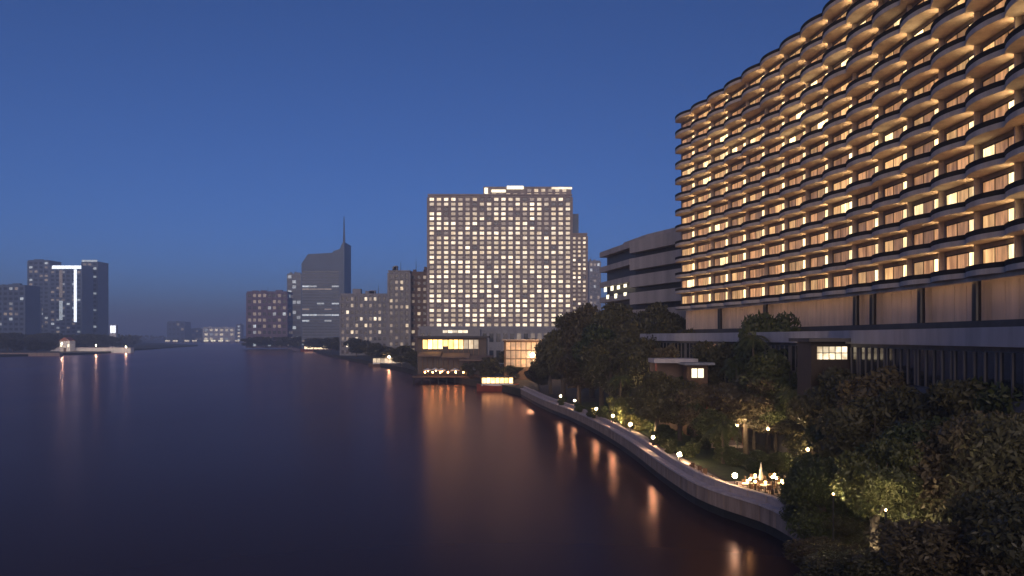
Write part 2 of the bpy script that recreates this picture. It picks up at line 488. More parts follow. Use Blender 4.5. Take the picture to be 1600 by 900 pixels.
# storey under the balconies: recessed band with black columns, then podium
band = MB(); poly2 = [((p + n * 1.2).x, (p + n * 1.2).y) for p, n in zip(hp, ins)] + [((p + n * 20).x, (p + n * 20).y) for p, n in reversed(list(zip(hp, ins)))]
band.prism(poly2, 19.6, Z0 - FAS - .005)
hb(band, 'base_wall', M['slab'])
for (px, Yc) in ((1327, 99.5), (1353, 95.3), (1512, 74.0), (1190, 126), (1120, 142), (1432, 84.5), (1600, 65)):
    X = hx(Yc) + .2
    MB().cyl((0, 0), .42, .42, 19.605, Z0 - FAS - .01, 14).build('column', M['column'], hotel, Vector((X, Yc, 0)) + OFF)
for i in range(NB):
    a, b = hp[i] - ins[i] * 1.30, hp[i + 1] - ins[i + 1] * 1.30
    c, d = hp[i] - ins[i] * 1.18, hp[i + 1] - ins[i + 1] * 1.18
    e, f = hp[i] - ins[i] * 1.08, hp[i + 1] - ins[i + 1] * 1.08
    lip = MB().prism([b.xy, a.xy, c.xy, d.xy], Z0 - FAS - .42, Z0 - FAS - .005).build('soffit_lip', M['slab'], hotel, OFF)
    MB().prism([(d + ins[i] * .003).xy, (c + ins[i] * .003).xy, e.xy, f.xy], Z0 - FAS - .20, Z0 - FAS - .06).build('cove_light', M['cove'], lip)
for i in range(NB):
    a, b = hp[i] + ins[i] * 1.2, hp[i + 1] + ins[i + 1] * 1.2
    c, d = hp[i] + ins[i] * 1.14, hp[i + 1] + ins[i + 1] * 1.14
    for k in range(3):
        f0, f1 = k / 3 + .006, (k + 1) / 3 - .006
        MB().prism([c.lerp(d, f1).xy, c.lerp(d, f0).xy, a.lerp(b, f0).xy, a.lerp(b, f1).xy], 19.62, Z0 - FAS - .4).build('wall_panel', M['slab'], hotel, OFF)
# podium in front
podn = [p - n * 9 for p, n in zip(hp, ins)]
pod = MB(); poly3 = [(p.x, p.y) for p in podn] + [((p + n * 10).x, (p + n * 10).y) for p, n in reversed(list(zip(hp, ins)))]
pod.prism(poly3, GR - 1, 18.0)
hb(pod, 'podium', M['podium'])
pr = MB()
for i in range(len(hp) - 1):
    n0, n1 = ins[i], ins[i + 1]
    a0, a1 = podn[i] - n0 * .6, podn[i + 1] - n1 * .6
    b0, b1 = podn[i] + n0 * .25, podn[i + 1] + n1 * .25
    MB().prism([a1.xy, a0.xy, b0.xy, b1.xy], 17.3, 18.75).build('podium_parapet', M['lavender'], hotel, OFF)
rf = MB()
pp = [(p + n * .3) for p, n in zip(podn, ins)]; pq = [(p + n * 1.15) for p, n in zip(hp, ins)]
rf.prism([v.xy for v in pp] + [v.xy for v in reversed(pq)], 18.004, 18.2)
hb(rf, 'podium_roof', M['roof'])
# dark canopy edge over the recessed band
for i in range(len(hp) - 1):
    a0, a1 = hp[i] - ins[i] * 1.4, hp[i + 1] - ins[i + 1] * 1.4
    b0, b1 = hp[i] + ins[i] * 1.15, hp[i + 1] + ins[i + 1] * 1.15
    MB().prism([a1.xy, a0.xy, b0.xy, b1.xy], 18.9, 19.597).build('canopy_edge', M['roof'], hotel, OFF)
# podium glazing, mullions, lower band
for lvl, (za, zb) in enumerate(((13.6, 16.9), (9.2, 12.6), (4.6, 8.2))):
    for i in range(len(hp) - 1):
        a, b = podn[i], podn[i + 1]
        t = (b - a); L_ = t.length; rz = math.atan2(t.y, t.x)
        lit = random.random()
        mm = M['darkglass'] if lit < .8 else M['room_c']
        g = MB(); g.box(.3, L_ - .3, -.06, .05, za, zb)
        sgn = -1 if True else 1
        wv = g.build('podium_window', mm, hotel, Vector((a.x, a.y, 0)) + OFF, rz)
        for j in range(5):
            x = .3 + (L_ - .6) * j / 4
            MB().box(x - .06, x + .06, -.2, .2, za, zb).build('mullion', M['podium'], wv)
    for i in range(len(hp) - 1):
        a0, a1 = podn[i] - ins[i] * .35, podn[i + 1] - ins[i + 1] * .35
        b0, b1 = podn[i] + ins[i] * .1, podn[i + 1] + ins[i + 1] * .1
        MB().prism([a1.xy, a0.xy, b0.xy, b1.xy], za - .9, za - .15).build('floor_band', M['podium'], hotel, OFF)
# brightly lit entrance pavilion window seen among the trees
def lit_box(name, label, cat, px0, px1, py0, py1, Y, mwall, mpane, nx, ny, depth=5, group=None, roof=None, base=GR, proud=.15):
    x0, x1, z1, z0 = GX(px0, Y), GX(px1, Y), GZ(py0, Y), GZ(py1, Y)
    t = thing(name, label, cat, ((x0 + x1) / 2, Y, base), 0, group)
    L0 = Vector((-(x0 + x1) / 2, -Y, -base))
    wl_ = MB().box(x0 - .6, x1 + .6, Y, Y + depth, base, z1 + .5).build('wall', mwall, t, L0)
    cw, ch = (x1 - x0) / nx, (z1 - z0) / ny
    for i in range(nx):
        for j in range(ny):
            MB().box(x0 + cw * i + cw * .08, x0 + cw * (i + 1) - cw * .08, Y - .05, Y + .1, z0 + ch * j + ch * .06, z0 + ch * (j + 1) - ch * .06).build('pane', mpane, wl_)
    if roof: MB().box(x0 - 1.4, x1 + 1.4, Y - 1.4, Y + depth + .6, z1 + .503, z1 + .9).build('roof', roof, t, L0)
    return t
lit_box('garden_pavilion', 'brightly lit cream pavilion window in front of the hotel podium', 'pavilion', 1276, 1324, 541, 562, 82, M['frame'], glow('pavilion_light', (1.0, .82, .55), 1.6, .6, 1.0), 5, 2, 4, roof=M['roof'])
lit_box('pool_kiosk', 'small kiosk with two lit windows among dark garden trees', 'kiosk', 1080, 1100, 575, 591, 118, M['timber'], M['strip'], 2, 1, 3, roof=M['tile'])

# ------------------------------------------------------------------ wing behind the hotel
wing = thing('low_wing_building', 'grey terraced wing with wide concrete bands beside the big hotel', 'building', (32, 190, GR))
A = Vector((GX(988, 190), 190, 0)); Bq = Vector((GX(1080, 166), 166, 0)); C = Vector((GX(941, 214), 214, 0))
L0 = Vector((-32, -190, -GR))
nrm = Vector((-(A - Bq).y, (A - Bq).x, 0)).normalized()
if nrm.x > 0: nrm = -nrm
top = GZ(378, 190)
back = [Bq - nrm * 25, C - nrm * 8 + Vector((25, 20, 0))]
core = [C.xy, A.xy, Bq.xy, back[0].xy, back[1].xy]
cin = Vector((sum(p.x for p in core) / 5, sum(p.y for p in core) / 5))
MB().prism([cin + (p - cin) * .93 for p in core], GR, top - .3).build('wall', M['frame'], wing, L0)
PIT = 4.4
zz = top
q = 0
while zz > GR + 3:
    for nm, (u, v) in (('concrete_band', (A, Bq)), ('balcony_band', (C, A))):
        d = (v - u).normalized(); n_ = Vector((d.y, -d.x, 0))
        if n_.dot(Vector((-1, -1, 0))) < 0: n_ = -n_
        hgt = 3.0 if nm == 'concrete_band' else 1.5
        MB().prism([(u + n_ * .8).xy, (v + n_ * .8).xy, (v - n_ * 1.5).xy, (u - n_ * 1.5).xy][::-1], zz - hgt, zz).build(nm, M['wingwall'], wing, L0)
    MB().prism([cin + (p - cin) * .99 for p in core], zz - .45 - (.003 * q), zz - .05 - .003 * q).build('floor_slab', M['wingwall'], wing, L0)
    zz -= PIT; q += 1
d = (A - C).normalized()
for j, (px, py0, py1) in enumerate(((951, 449, 456), (962, 447, 454), (972, 446, 452), (982, 444, 449), (982, 457, 462), (968, 459, 466), (955, 461, 467))):
    f = (px - 941) / 47
    c = C + (A - C) * f
    n_ = Vector((d.y, -d.x, 0)); n_ = n_ if n_.y < 0 else -n_
    z1, z0 = GZ(py0, c.y), GZ(py1, c.y)
    MB().prism([(c - d * .9 + n_ * .9).xy, (c + d * .9 + n_ * .9).xy, (c + d * .9 + n_ * .7).xy, (c - d * .9 + n_ * .7).xy], z0, z1).build('lit_window', M['strip'], wing, L0)
MB().prism([cin + (p - cin) * .7 for p in core], top, top + 2.2).build('roof_house', M['wingwall'], wing, L0)

# ------------------------------------------------------------------ background towers
def tower(name, label, px0, px1, pyt, Y, depth, rows, cols, wall, kinds, probs, ww=.6, wh=.5, group=None, side=0, yb=None, rz=0, relief=True, parapet=1.2, glazing=None, cap=300, zbase=GR, fade=0):
    x0, x1, zt = GX(px0, Y), GX(px1, Y), GZ(pyt, Y)
    W = x1 - x0
    t = thing(name, label, 'building', ((x0 + x1) / 2, Y, zbase), rz, group)
    H = zt - zbase
    MB().box(-W / 2, W / 2, .5, depth, 0, H).build('wall', wall, t)
    zlow = 0 if yb is None else GZ(yb, Y) - zbase
    ch = (H - zlow - parapet) / rows; cw = W / cols
    wm = MB().box(-cw * ww / 2, cw * ww / 2, .30, .52, 0, ch * wh).mesh('window', M['win_w'])
    sm = None
    n = 0
    rest = {}
    for r in range(rows - 1, -1, -1):
        for c in range(cols):
            k = random.choices(kinds, probs)[0]
            if fade and random.random() < fade * max(0, (r - rows * .62) / (rows * .38)): k = 'win_d' if random.random() < .75 else 'unlit'
            loc = (-W / 2 + cw * (c + .5), 0, zlow + ch * r + ch * .28)
            if n < cap: put('window', wm, t, loc, mat=M[k])
            else:
                rest.setdefault(k, []).append(loc)
            n += 1
    for k, ls in rest.items():
        mb = MB()
        for l in ls: mb.box(l[0] - cw * ww / 2, l[0] + cw * ww / 2, .30, .52, l[2], l[2] + ch * wh)
        tag(mb.build('window_rows', M[k], t), kind='stuff')
    if relief:
        fm = MB().box(-cw * (1 - ww) * .42, cw * (1 - ww) * .42, 0, .497, 0, H - parapet).mesh('pier', wall)
        for c in range(cols + 1): put('pier', fm, t, (-W / 2 + cw * c, -.15, 0))
        bm_ = MB().box(-W / 2, W / 2, .003, .498, 0, ch * .22).mesh('floor_band', wall)
        for r in range(rows + 1): put('floor_band', bm_, t, (0, 0, zlow + ch * r - ch * .02))
    if side:
        sw = depth / side
        sm = MB().box(-.1, .12, -sw * .3, sw * .3, 0, ch * wh).mesh('window', M['win_d'])
        for r in range(rows):
            for c in range(side):
                put('window', sm, t, (W / 2 * (1 if (px0 + px1) / 2 < 800 else -1), .5 + sw * (c + .5), zlow + ch * r + ch * .28), mat=M[random.choices(kinds, probs)[0]])
    MB().box(-W / 2 - .4, W / 2 + .4, .1, depth + .4, H, H + .8).build('roof_parapet', wall, t)
    if H > 30 and name not in ('riverside_hotel_tower', 'light_striped_tower', 'blue_left_tower', 'riverside_hotel_side_wing'):
        g = random.Random(name)
        for k in range(3):
            x = W * g.uniform(-.38, .3); q_ = W * g.uniform(.08, .2)
            MB().box(x - q_ / 2, x + q_ / 2, depth * .3, depth * .3 + 5 + k, H + .803, H + .8 + g.uniform(1.5, 4.5)).build('roof_plant', wall, t)
        x = W * g.uniform(-.4, .4)
        MB().cyl((x, depth * .25), .25, .1, H + .803, H + g.uniform(7, 12), 6).build('antenna', M['iron'], t)
    return t, W, H
M['unlit'] = M['darkglass']

t, W, H = tower('riverside_hotel_tower', 'pale slab tower with a dense grid of lit square windows beyond the trees', 669, 893, 305, 460, 24, 27, 20, M['sheraton'],
                ['win_c', 'win_w', 'win_d', 'unlit'], [.40, .42, .15, .03], .58, .58, yb=512, fade=.5)
# crown with lit sign strip
def sx(px): return GX(px, 460) - GX(781, 460)
MB().box(sx(755), sx(893), 1.2, 20, H + .803, GZ(291, 460) - GR).build('crown', M['sheraton'], t)
for i in range(12):
    for py in (304, 297):
        if py == 297 and i < 6: continue
        xw = sx(761 + i * 11)
        MB().box(xw - 1.2, xw + 1.2, 1.0, 1.3, GZ(py, 460) - GR - .9, GZ(py, 460) - GR + .9).build('crown_window', M['win_w'] if (i * 7 + py) % 3 else M['win_d'], t)
for a, b, pa, pb in ((757, 762, 293, 302), (768, 790, 296, 300), (792, 818, 290, 295), (862, 894, 292, 295)):
    MB().box(sx(a), sx(b), .7, 1.1, GZ(pb, 460) - GR, GZ(pa, 460) - GR).build('roof_light', M['strip'] if a < 800 else M['win_c'], t)
t2, W2, H2 = tower('riverside_hotel_side_wing', 'lower stepped wing on the right of the grid-windowed tower', 893.5, 917, 366, 463, 26, 21, 3, M['sheraton'],
                   ['win_c', 'win_w', 'win_d', 'unlit'], [.3, .35, .25, .1], .5, .5, yb=512)
MB().box(-W2 / 2, -W2 / 2 + 4.5, 3, 20, H2 + .803, GZ(333, 463) - GR).build('stair_core', M['slate'], t2)
# hotel podium by the water
tower('hotel_podium_block', 'low purple-grey podium at the foot of the grid-windowed tower', 655, 870, 512, 440, 18, 2, 20, M['greywall'], ['unlit', 'win_d'], [.8, .2], .6, .5)

tower('dark_apartment_tower', 'dark grey-brown tower left of the grid-windowed hotel tower', 607, 640, 424, 520, 22, 14, 4, M['greywall'], ['unlit', 'win_d', 'win_w'], [.62, .3, .08], .5, .5)
tower('brown_apartment_tower', 'narrow brown tower with a dark vertical recess beside the hotel tower', 641, 668, 426, 528, 20, 14, 3, M['brownwall'], ['unlit', 'win_d', 'win_w'], [.6, .3, .1], .5, .5)
tower('small_apartment_block', 'mid-rise apartment block with scattered white windows', 532, 604, 460, 640, 22, 9, 10, M['greywall'], ['unlit', 'win_d', 'win_c', 'win_w'], [.4, .34, .14, .12], .55, .5, side=3)
tower('pink_office_block', 'pinkish grey slab block left of the spired glass tower', 386, 448, 456, 1100, 30, 9, 8, M['pinkwall'], ['unlit', 'win_d', 'win_k'], [.55, .33, .12], .6, .5, side=3)
tower('pale_glass_slab', 'pale blue glass slab behind the spired tower', 449, 470, 428, 1350, 25, 14, 3, M['blueglass'], ['win_k', 'unlit'], [.25, .75], .8, .6)
tower('distant_tower', 'thin hazy tower between the grid-windowed hotel and the grey wing', 921, 938, 408, 980, 20, 16, 3, M['greywall'], ['unlit', 'win_d', 'win_k'], [.6, .3, .1], .6, .5)
# glass tower with slanted top and spire
Y = 1000
gt = thing('spired_glass_tower', 'dark blue glass office tower with slanted top and tall spire', 'building', (GX(505, Y), Y, GR))
def gx(px): return GX(px, Y) - GX(505, Y)
def gz(py): return GZ(py, Y) - GR
prof = [(gx(471), 0), (gx(538), 0), (gx(538), gz(378)), (gx(534), gz(381)), (gx(531), gz(389)), (gx(521), gz(392)), (gx(519), gz(395)), (gx(481), gz(397)), (gx(471), gz(412))]
mb = MB(); n = len(prof)
fr_, bk = [(p[0], 0, p[1]) for p in prof], [(p[0], 42, p[1]) for p in prof]
mb.face(fr_); mb.face(bk[::-1])
for i in range(n):
    j = (i + 1) % n
    mb.face([fr_[j], fr_[i], bk[i], bk[j]])
mb.build('wall', M['slate'], gt)
for r in range(26):
    z = 6 + r * 3.9
    if z + 2 > gz(404): break
    xl = gx(471) + 1.2
    if z > gz(419) - 3: xl += (z - gz(419) + 3) * .8
    xe = gx(520) if z > gz(400) else gx(530)
    k = random.choices(['blueglass', 'win_k', 'win_d'], [.72, .14, .14])[0]
    nseg = 5
    for s in range(nseg):
        a = xl + (xe - xl) * s / nseg; b = xl + (xe - xl) * (s + 1) / nseg - .5
        kk = k if random.random() < .6 else 'blueglass'
        MB().box(a, b, -.35, .1, z, z + 2.1).build('window', M[kk], gt)
MB().tube([(gx(536), 6, gz(381)), (gx(536), 6, gz(365)), (gx(536), 6, gz(352)), (gx(536), 6, gz(337))], [1.9, 1.3, .9, .5], 8).build('spire', M['slate'], gt)
# left bank towers
Y = 1400
tower('dark_left_tower', 'dark tower at the left edge of the left bank group', 44, 76, 407, 1420, 40, 20, 4, M['slate'], ['unlit', 'win_d', 'win_k'], [.72, .2, .08], .6, .5, zbase=2)
t, W, H = tower('light_striped_tower', 'tower outlined by bright white vertical and roof light strips', 78, 127, 415, 1380, 40, 20, 6, M['slate'], ['unlit', 'win_d', 'win_k'], [.7, .18, .12], .6, .5, zbase=2)
def lx(px): return GX(px, 1380) - GX(102.5, 1380)
def lz(py): return GZ(py, 1380) - 2
MB().box(lx(82), lx(127), -1.2, -.3, lz(420), lz(415)).build('light_strip', M['strip_cool'], t)
MB().box(lx(116), lx(120), -1.2, -.3, lz(503), lz(421)).build('light_strip', M['strip_cool'], t)
MB().box(lx(93), lx(98), -1.2, -.3, lz(500), lz(470)).build('light_strip', M['win_k'], t)
MB().box(lx(93), lx(98), -1.2, -.3, lz(465), lz(422)).build('light_strip', M['win_d'], t)
t, W, H = tower('blue_left_tower', 'hazy blue tower with a lit roof edge, right of the striped tower', 128, 152, 409, 1440, 40, 20, 3, M['slate'], ['unlit', 'win_d', 'win_k'], [.7, .15, .15], .6, .5, zbase=2)
MB().box(-W / 2, W / 2, -.8, .05, H + .05, H + 3.5).build('roof_light', M['win_k'], t)
tower('left_edge_block', 'broad dim greenish block at the left edge of the picture', -30, 38, 446, 1200, 40, 12, 8, M['slate'], ['unlit', 'win_d', 'win_k'], [.75, .18, .07], .6, .5, zbase=2)
tower('low_lit_block', 'small low block with a bright white vertical light below the left towers', 44, 54, 474, 1300, 20, 6, 1, M['greywall'], ['win_k', 'win_c'], [.6, .4], .7, .7, zbase=2)
tower('far_low_block', 'hazy far low block on the river bend', 262, 288, 503, 2900, 60, 4, 4, M['slate'], ['unlit', 'win_d'], [.8, .2], .6, .5)
tower('far_white_hall', 'far lit white hall on the river bend', 318, 366, 512, 2950, 60, 3, 6, M['white'], ['win_c', 'win_k', 'win_d'], [.4, .3, .3], .6, .5)
tower('far_slim_block', 'far slim block with a white light beside the lit hall', 370, 376, 507, 2800, 30, 5, 1, M['greywall'], ['win_k', 'win_c'], [.5, .5], .6, .5)
tower('far_grey_block', 'wide low hazy grey block behind the far river lights', 288, 316, 514, 3000, 60, 3, 5, M['slate'], ['unlit', 'win_d'], [.7, .3], .6, .5)
# ------------------------------------------------------------------ riverside restaurants, piers, boats
Y = 300
rs = thing('riverside_restaurant', 'glowing yellow-windowed restaurant hall at the foot of the grid-windowed tower', 'restaurant', (GX(705, Y), Y, GR))
def ax(px): return GX(px, Y) - GX(705, Y)
def az_(py): return GZ(py, Y) - GR
MB().box(ax(652), ax(760), .6, 16, 0, az_(528)).build('wall', M['frame'], rs)
MB().box(ax(648), ax(764), -2.2, 18, az_(528) + .003, az_(525)).build('roof', M['roof'], rs)
MB().box(ax(672), ax(750), 3, 14, az_(525) + .003, az_(514)).build('upper_storey', M['greywall'], rs)
for i in range(5):
    MB().box(ax(691 + i * 8), ax(698 + i * 8), 2.8, 3.05, az_(520), az_(516)).build('upper_window', M['win_c'], rs)
xs = np.linspace(660, 748, 12)
hall_wall = [c for c in rs.children if c.name.startswith('wall')][0]
for i in range(11):
    if i == 4: z0 = az_(541)
    else: z0 = az_(545)
    MB().box(ax(xs[i] + .6), ax(xs[i + 1] - .6), .35, .7, z0, az_(531)).build('window', M['hall'] if i < 8 else M['win_w'], hall_wall)
for i in range(12):
    MB().box(ax(xs[i] - .5), ax(xs[i] + .5), .1, .8, 0, az_(529)).build('post', M['timber'], rs)
for i, (a, b, py, dy) in enumerate(((655, 690, 550, -5), (692, 735, 552, -6), (720, 770, 556, -8))):
    mb = MB(); x0, x1, z = ax(a), ax(b), az_(py)
    p = [(x0, dy, z - 1.4), (x1, dy, z - 1.4), (x1, .05, z + .2), (x0, .05, z + .2)]
    mb.face(p); mb.face([(v[0], v[1], v[2] - .15) for v in p][::-1])
    mb.face([p[1], p[0], (x0, dy, z - 1.8), (x1, dy, z - 1.8)])
    mb.build('awning', M['brownwall'], rs)
# terrace deck over the water
dk = thing('restaurant_deck', 'dark timber riverside deck on piles in front of the yellow-lit restaurant', 'deck', (GX(700, 292), 292, 0))
mb = MB(); mb.box(GX(648, 292) - GX(700, 292), GX(752, 292) - GX(700, 292), -8, 7, 2.5, 2.9)
mb.build('deck_platform', M['timber'], dk)
for i in range(9):
    MB().cyl((0, 0), .25, .25, -1.5, 2.5, 8).build('pile', M['wetstone'], dk, (GX(650, 292) - GX(700, 292) + i * 3.2, -7.2, 0))
    MB().cyl((0, 0), .06, .06, 2.9, 3.9, 6).build('rail_post', M['iron'], dk, (GX(650, 292) - GX(700, 292) + i * 3.2, -7.8, 0))
MB().box(GX(648, 292) - GX(700, 292), GX(752, 292) - GX(700, 292), -7.86, -7.74, 3.85, 3.95).build('handrail', M['iron'], dk)

def canopy_mesh(r, h, name, m):
    mb = MB(); n = 8
    rim = [(r * math.cos(2 * math.pi * i / n), r * math.sin(2 * math.pi * i / n), 0) for i in range(n)]
    for i in range(n):
        j = (i + 1) % n
        mb.face([rim[i], rim[j], (0, 0, h)])
        mb.face([rim[j], rim[i], (rim[i][0], rim[i][1], -.22), (rim[j][0], rim[j][1], -.22)])
        mb.face([(0, 0, h - .05), rim[j], rim[i]])
    return mb.mesh(name, m)
can_me = canopy_mesh(1.6, .7, 'canopy', M['white'])
pole_me = MB().cyl((0, 0), .04, .04, 0, 2.5, 8).mesh('pole', M['timber'])
base_me = MB().cyl((0, 0), .3, .25, 0, .12, 12).mesh('base', M['iron'])
lampg_me = MB().sphere((0, 0, 0), .16).mesh('lantern', M['candle'])
def parasol(loc, label, group=None, s=1.0, lit=False):
    t = thing('parasol', label, 'parasol', loc, random.random(), group)
    t.scale = (s, s, s)
    put('canopy', can_me, t, (0, 0, 2.15)); put('pole', pole_me, t); put('base', base_me, t)
    if lit: put('lantern', lampg_me, t, (.25, 0, 1.7))
    return t
for i, (px, Yp, wd_) in enumerate(((680, 290, ''), (740, 291, ''), (668, 286, ''), (690, 285.5, ''), (711, 286, ''))):
    lab = ['white parasol below the left end of the yellow-lit restaurant windows', 'white parasol at the right end of the restaurant deck, before the dark tree',
           'white parasol nearest the left rail of the restaurant deck', 'second white parasol from the left along the restaurant deck rail', 'white parasol at the middle of the restaurant deck rail'][i]
    parasol((GX(px, Yp), Yp, 2.9), lab, 'white parasols on the restaurant deck', 1.1, True)
for i, (px, Yp, py) in enumerate(((664, 283.5, 575), (676, 283.4, 576), (688, 283.3, 576), (700, 283.2, 577), (712, 283.1, 578), (724, 283, 578))):
    t = thing('deck_lamp', 'small amber lamp, %s along the restaurant deck rail' % ('first from the left', 'second from the left', 'third from the left', 'fourth from the left', 'fifth from the left', 'last on the right')[i], 'lamp', (GX(px, Yp), Yp, 3.95), 0, 'amber deck lamps')
    MB().cyl((0, 0), .06, .06, -1.0, .35, 6).build('post', M['iron'], t)
    MB().sphere((0, 0, .55), .3, 10, 6).build('globe', M['amberlamp'], t)
# orange lit house by the trees
lit_box('orange_lit_house', 'small orange-lit house between the restaurant and the dark trees', 'house', 790, 846, 534, 574, 275, M['timber'], glow('orange_lattice_light', (1.0, .46, .15), .8, .7, .4), 7, 3, 8, roof=M['stucco'])
def lamp_post(loc, label, h=4.0, r=.28, mat='globe', group='lamp posts along the promenade', power=0, col=(1, .74, .46)):
    t = thing('lamp_post', label, 'lamp post', loc, 0, group)
    MB().cyl((0, 0), .18, .10, 0, .5, 10).build('base', M['iron'], t)
    MB().tube([(0, 0, .4), (0, 0, h - r)], [.06, .045], 8).build('post', M['iron'], t)
    MB().sphere((0, 0, h), r, 12, 8).build('globe', M[mat], t, smooth=True)
    MB().cyl((0, 0), r * .5, r * .2, h + r * .95, h + r * 1.25, 10).build('finial', M['iron'], t)
    if power:
        ld = bpy.data.lights.new('lamp_light', 'POINT'); ld.energy = power; ld.color = col; ld.shadow_soft_size = r
        lo = bpy.data.objects.new('lamp_light', ld); COL.objects.link(lo); lo.parent = t; lo.location = (0, 0, h + r * 1.6)
    return t
lamp_post((GX(832, 268), 268, GR), 'tall bright lamp in front of the orange-lit house', GZ(555, 268) - GR, .75)

def boat(name, label, px0, px1, Yb, hull_h, cab_z, hull_m, cab_m, roof_m, beam=5, lampm=None, bow=1, wn_n=8, rz=0, cat='boat'):
    x0, x1 = GX(px0, Yb), GX(px1, Yb); Ln = x1 - x0
    t = thing(name, label, cat, ((x0 + x1) / 2, Yb, 0), rz)
    # hull with pointed ends and sheer
    mb = MB(); st = 14; rows_ = []
    for i in range(st + 1):
        u = i / st; x = -Ln / 2 + Ln * u
        wdt = beam / 2 * min(1, (math.sin(math.pi * min(max(u, .02), .98))) ** .45)
        sh = hull_h * (1 + .55 * abs(u - .5) ** 2 * 4 * .6)
        rows_.append([(x, -wdt, sh), (x, -wdt * .75, -.4), (x, wdt * .75, -.4), (x, wdt, sh)])
    for i in range(st):
        a, b = rows_[i], rows_[i + 1]
        for j in range(3): mb.face([a[j], b[j], b[j + 1], a[j + 1]][::-1])
        mb.face([a[3], b[3], b[0], a[0]][::-1])
    mb.face(rows_[0]); mb.face(rows_[-1][::-1])
    mb.build('hull', hull_m, t)
    cx0, cx1 = -Ln * .38, Ln * .36
    cab = MB().box(cx0, cx1, -beam * .34, beam * .34, hull_h * .98, hull_h + .9).build('cabin', M['white'], t)
    MB().box(cx0 - .6, cx1 + 1.0, -beam * .44, beam * .44, cab_z, cab_z + .25).build('roof', roof_m, t)
    cw = (cx1 - cx0) / wn_n
    for i in range(wn_n):
        MB().box(cx0 + cw * i + .12, cx0 + cw * (i + 1) - .12, -beam * .33, beam * .33, hull_h + .903, cab_z - .15).build('window', cab_m, cab)
        MB().box(cx0 + cw * i - .08, cx0 + cw * i + .08, -beam * .36, beam * .36, hull_h + .902, cab_z - .003).build('post', M['timber'], cab)
    if lampm:
        MB().sphere((Ln * .02, -beam * .47, cab_z + .9), .55, 10, 6).build('lamp', M[lampm], t)
        MB().cyl((Ln * .02, -beam * .40), .08, .08, cab_z + .25, cab_z + .9, 6).build('lamp_post', M['iron'], t)
    return t
boat('tour_boat', 'lit tour boat with a bright bow lamp moored off the deck', 576, 640, 452, 1.6, 5.2, M['timber'], M['win_w'], M['roof'], 7, 'globe')
boat('dinner_cruiser', 'long cream-lit dinner cruiser below the spired tower', 470, 526, 930, 2.4, 7.5, M['redhull'], glow('cruiser_light', (1, .74, .45), 2.2), M['white'], 10, 'globe', wn_n=10)
boat('ferry_boat', 'small cool-lit ferry right of the dinner cruiser', 530, 552, 860, 1.8, 6.0, M['slate'], M['win_k'], M['white'], 6, None, wn_n=5)
boat('red_pontoon_boat', 'red-hulled restaurant boat with a bright yellow light strip by the pier', 745, 811, 246, 1.9, 4.6, M['redhull'], glow('pontoon_light', (1, .62, .22), 5.0, .5, .6), M['timber'], 6, None, wn_n=7)
for i, px in enumerate((262, 274, 292, 304, 322, 333, 345, 356, 371, 383)):
    Yb = 2650 + 15 * (i % 3)
    boat('river_barge', ['far lit barge, %s of the row across the river bend' % s for s in ('leftmost', 'second', 'third', 'fourth', 'fifth', 'sixth', 'seventh', 'eighth', 'ninth', 'rightmost')][i],
         px - 4.5, px + 4.5, Yb, 2, 8, M['slate'], M['strip'] if i in (4, 5, 6) else M['win_c'], M['greywall'], 6, None, wn_n=3)['group'] = 'far lit barges on the river bend'
# left bank quay
Y = 850
qw = thing('lit_quay_wall', 'low tan floodlit quay wall on the left bank', 'wall', (GX(140, Y), Y, 0))
xs = np.linspace(GX(78, Y), GX(204, Y), 15) - GX(140, Y)
for i in range(14):
    MB().box(xs[i] + .1, xs[i + 1] - .1, 0, 8, -1, 5.6).build('wall_panel', M['white'], qw)
MB().box(xs[0], xs[-1], -.4, 8.4, 5.603, 6.2).build('coping', M['coping'], qw)
qw2 = thing('low_quay_wall', 'dim tan low quay wall at the left picture edge', 'wall', (GX(30, 700), 700, 0), R(4))
for i in range(10):
    MB().box(-33 + i * 7 + .1, -26 + i * 7 - .1, 0, 6, -1, 3.2).build('wall_panel', M['wallstone'], qw2)
wh = thing('white_boathouse', 'floodlit white boathouse with gabled roof on the left bank', 'house', (GX(103, 840), 838, 2))
MB().box(-6, 6, 0, 10, 0, 12).build('wall', M['white'], wh)
mb = MB(); g0, g1 = [(-7, -.8, 11.9), (7, -.8, 11.9), (0, -.8, 16)], [(-7, 10.8, 11.9), (7, 10.8, 11.9), (0, 10.8, 16)]
mb.face(g0); mb.face(g1[::-1]); mb.face([g0[1], g1[1], g1[2], g0[2]]); mb.face([g0[2], g1[2], g1[0], g0[0]]); mb.face([g0[0], g1[0], g1[1], g0[1]])
mb.build('roof', M['redtile'], wh)
dr = MB().box(-1.5, 1.5, -.2, .05, 0, 4).build('door', M['timber'], wh)
MB().box(1.0, 1.2, -.35, -.203, 1.8, 2.2).build('handle', M['iron'], dr)
for x in (-4, 4):
    wo = MB().box(x - 1, x + 1, -.2, .05, 5, 8).build('window', M['strip'], wh)
    MB().box(x - 1.3, x + 1.3, -.45, .05, 4.7, 4.997).build('sill', M['coping'], wo)
def flood(loc, label, power, col=(1, .8, .58), r=.5, group='quay floodlights', h=7.0):
    return lamp_post(loc, label, h, r, 'globe', group, power, col)
flood((GX(97, 818), 818, 2), 'quay floodlight in front of the white boathouse', 9000, h=9)
flood((GX(150, 826), 826, 2), 'quay floodlight at the middle of the lit quay wall', 7000, h=7)
flood((GX(197, 835), 835, 0), 'quay floodlight at the right tip of the lit quay wall', 4000, h=7)
lit_box('white_quay_kiosk', 'white lit kiosk behind the tip of the left quay', 'kiosk', 172, 181, 508, 521, 1150, M['white'], M['strip_cool'], 2, 1, 6, base=2)

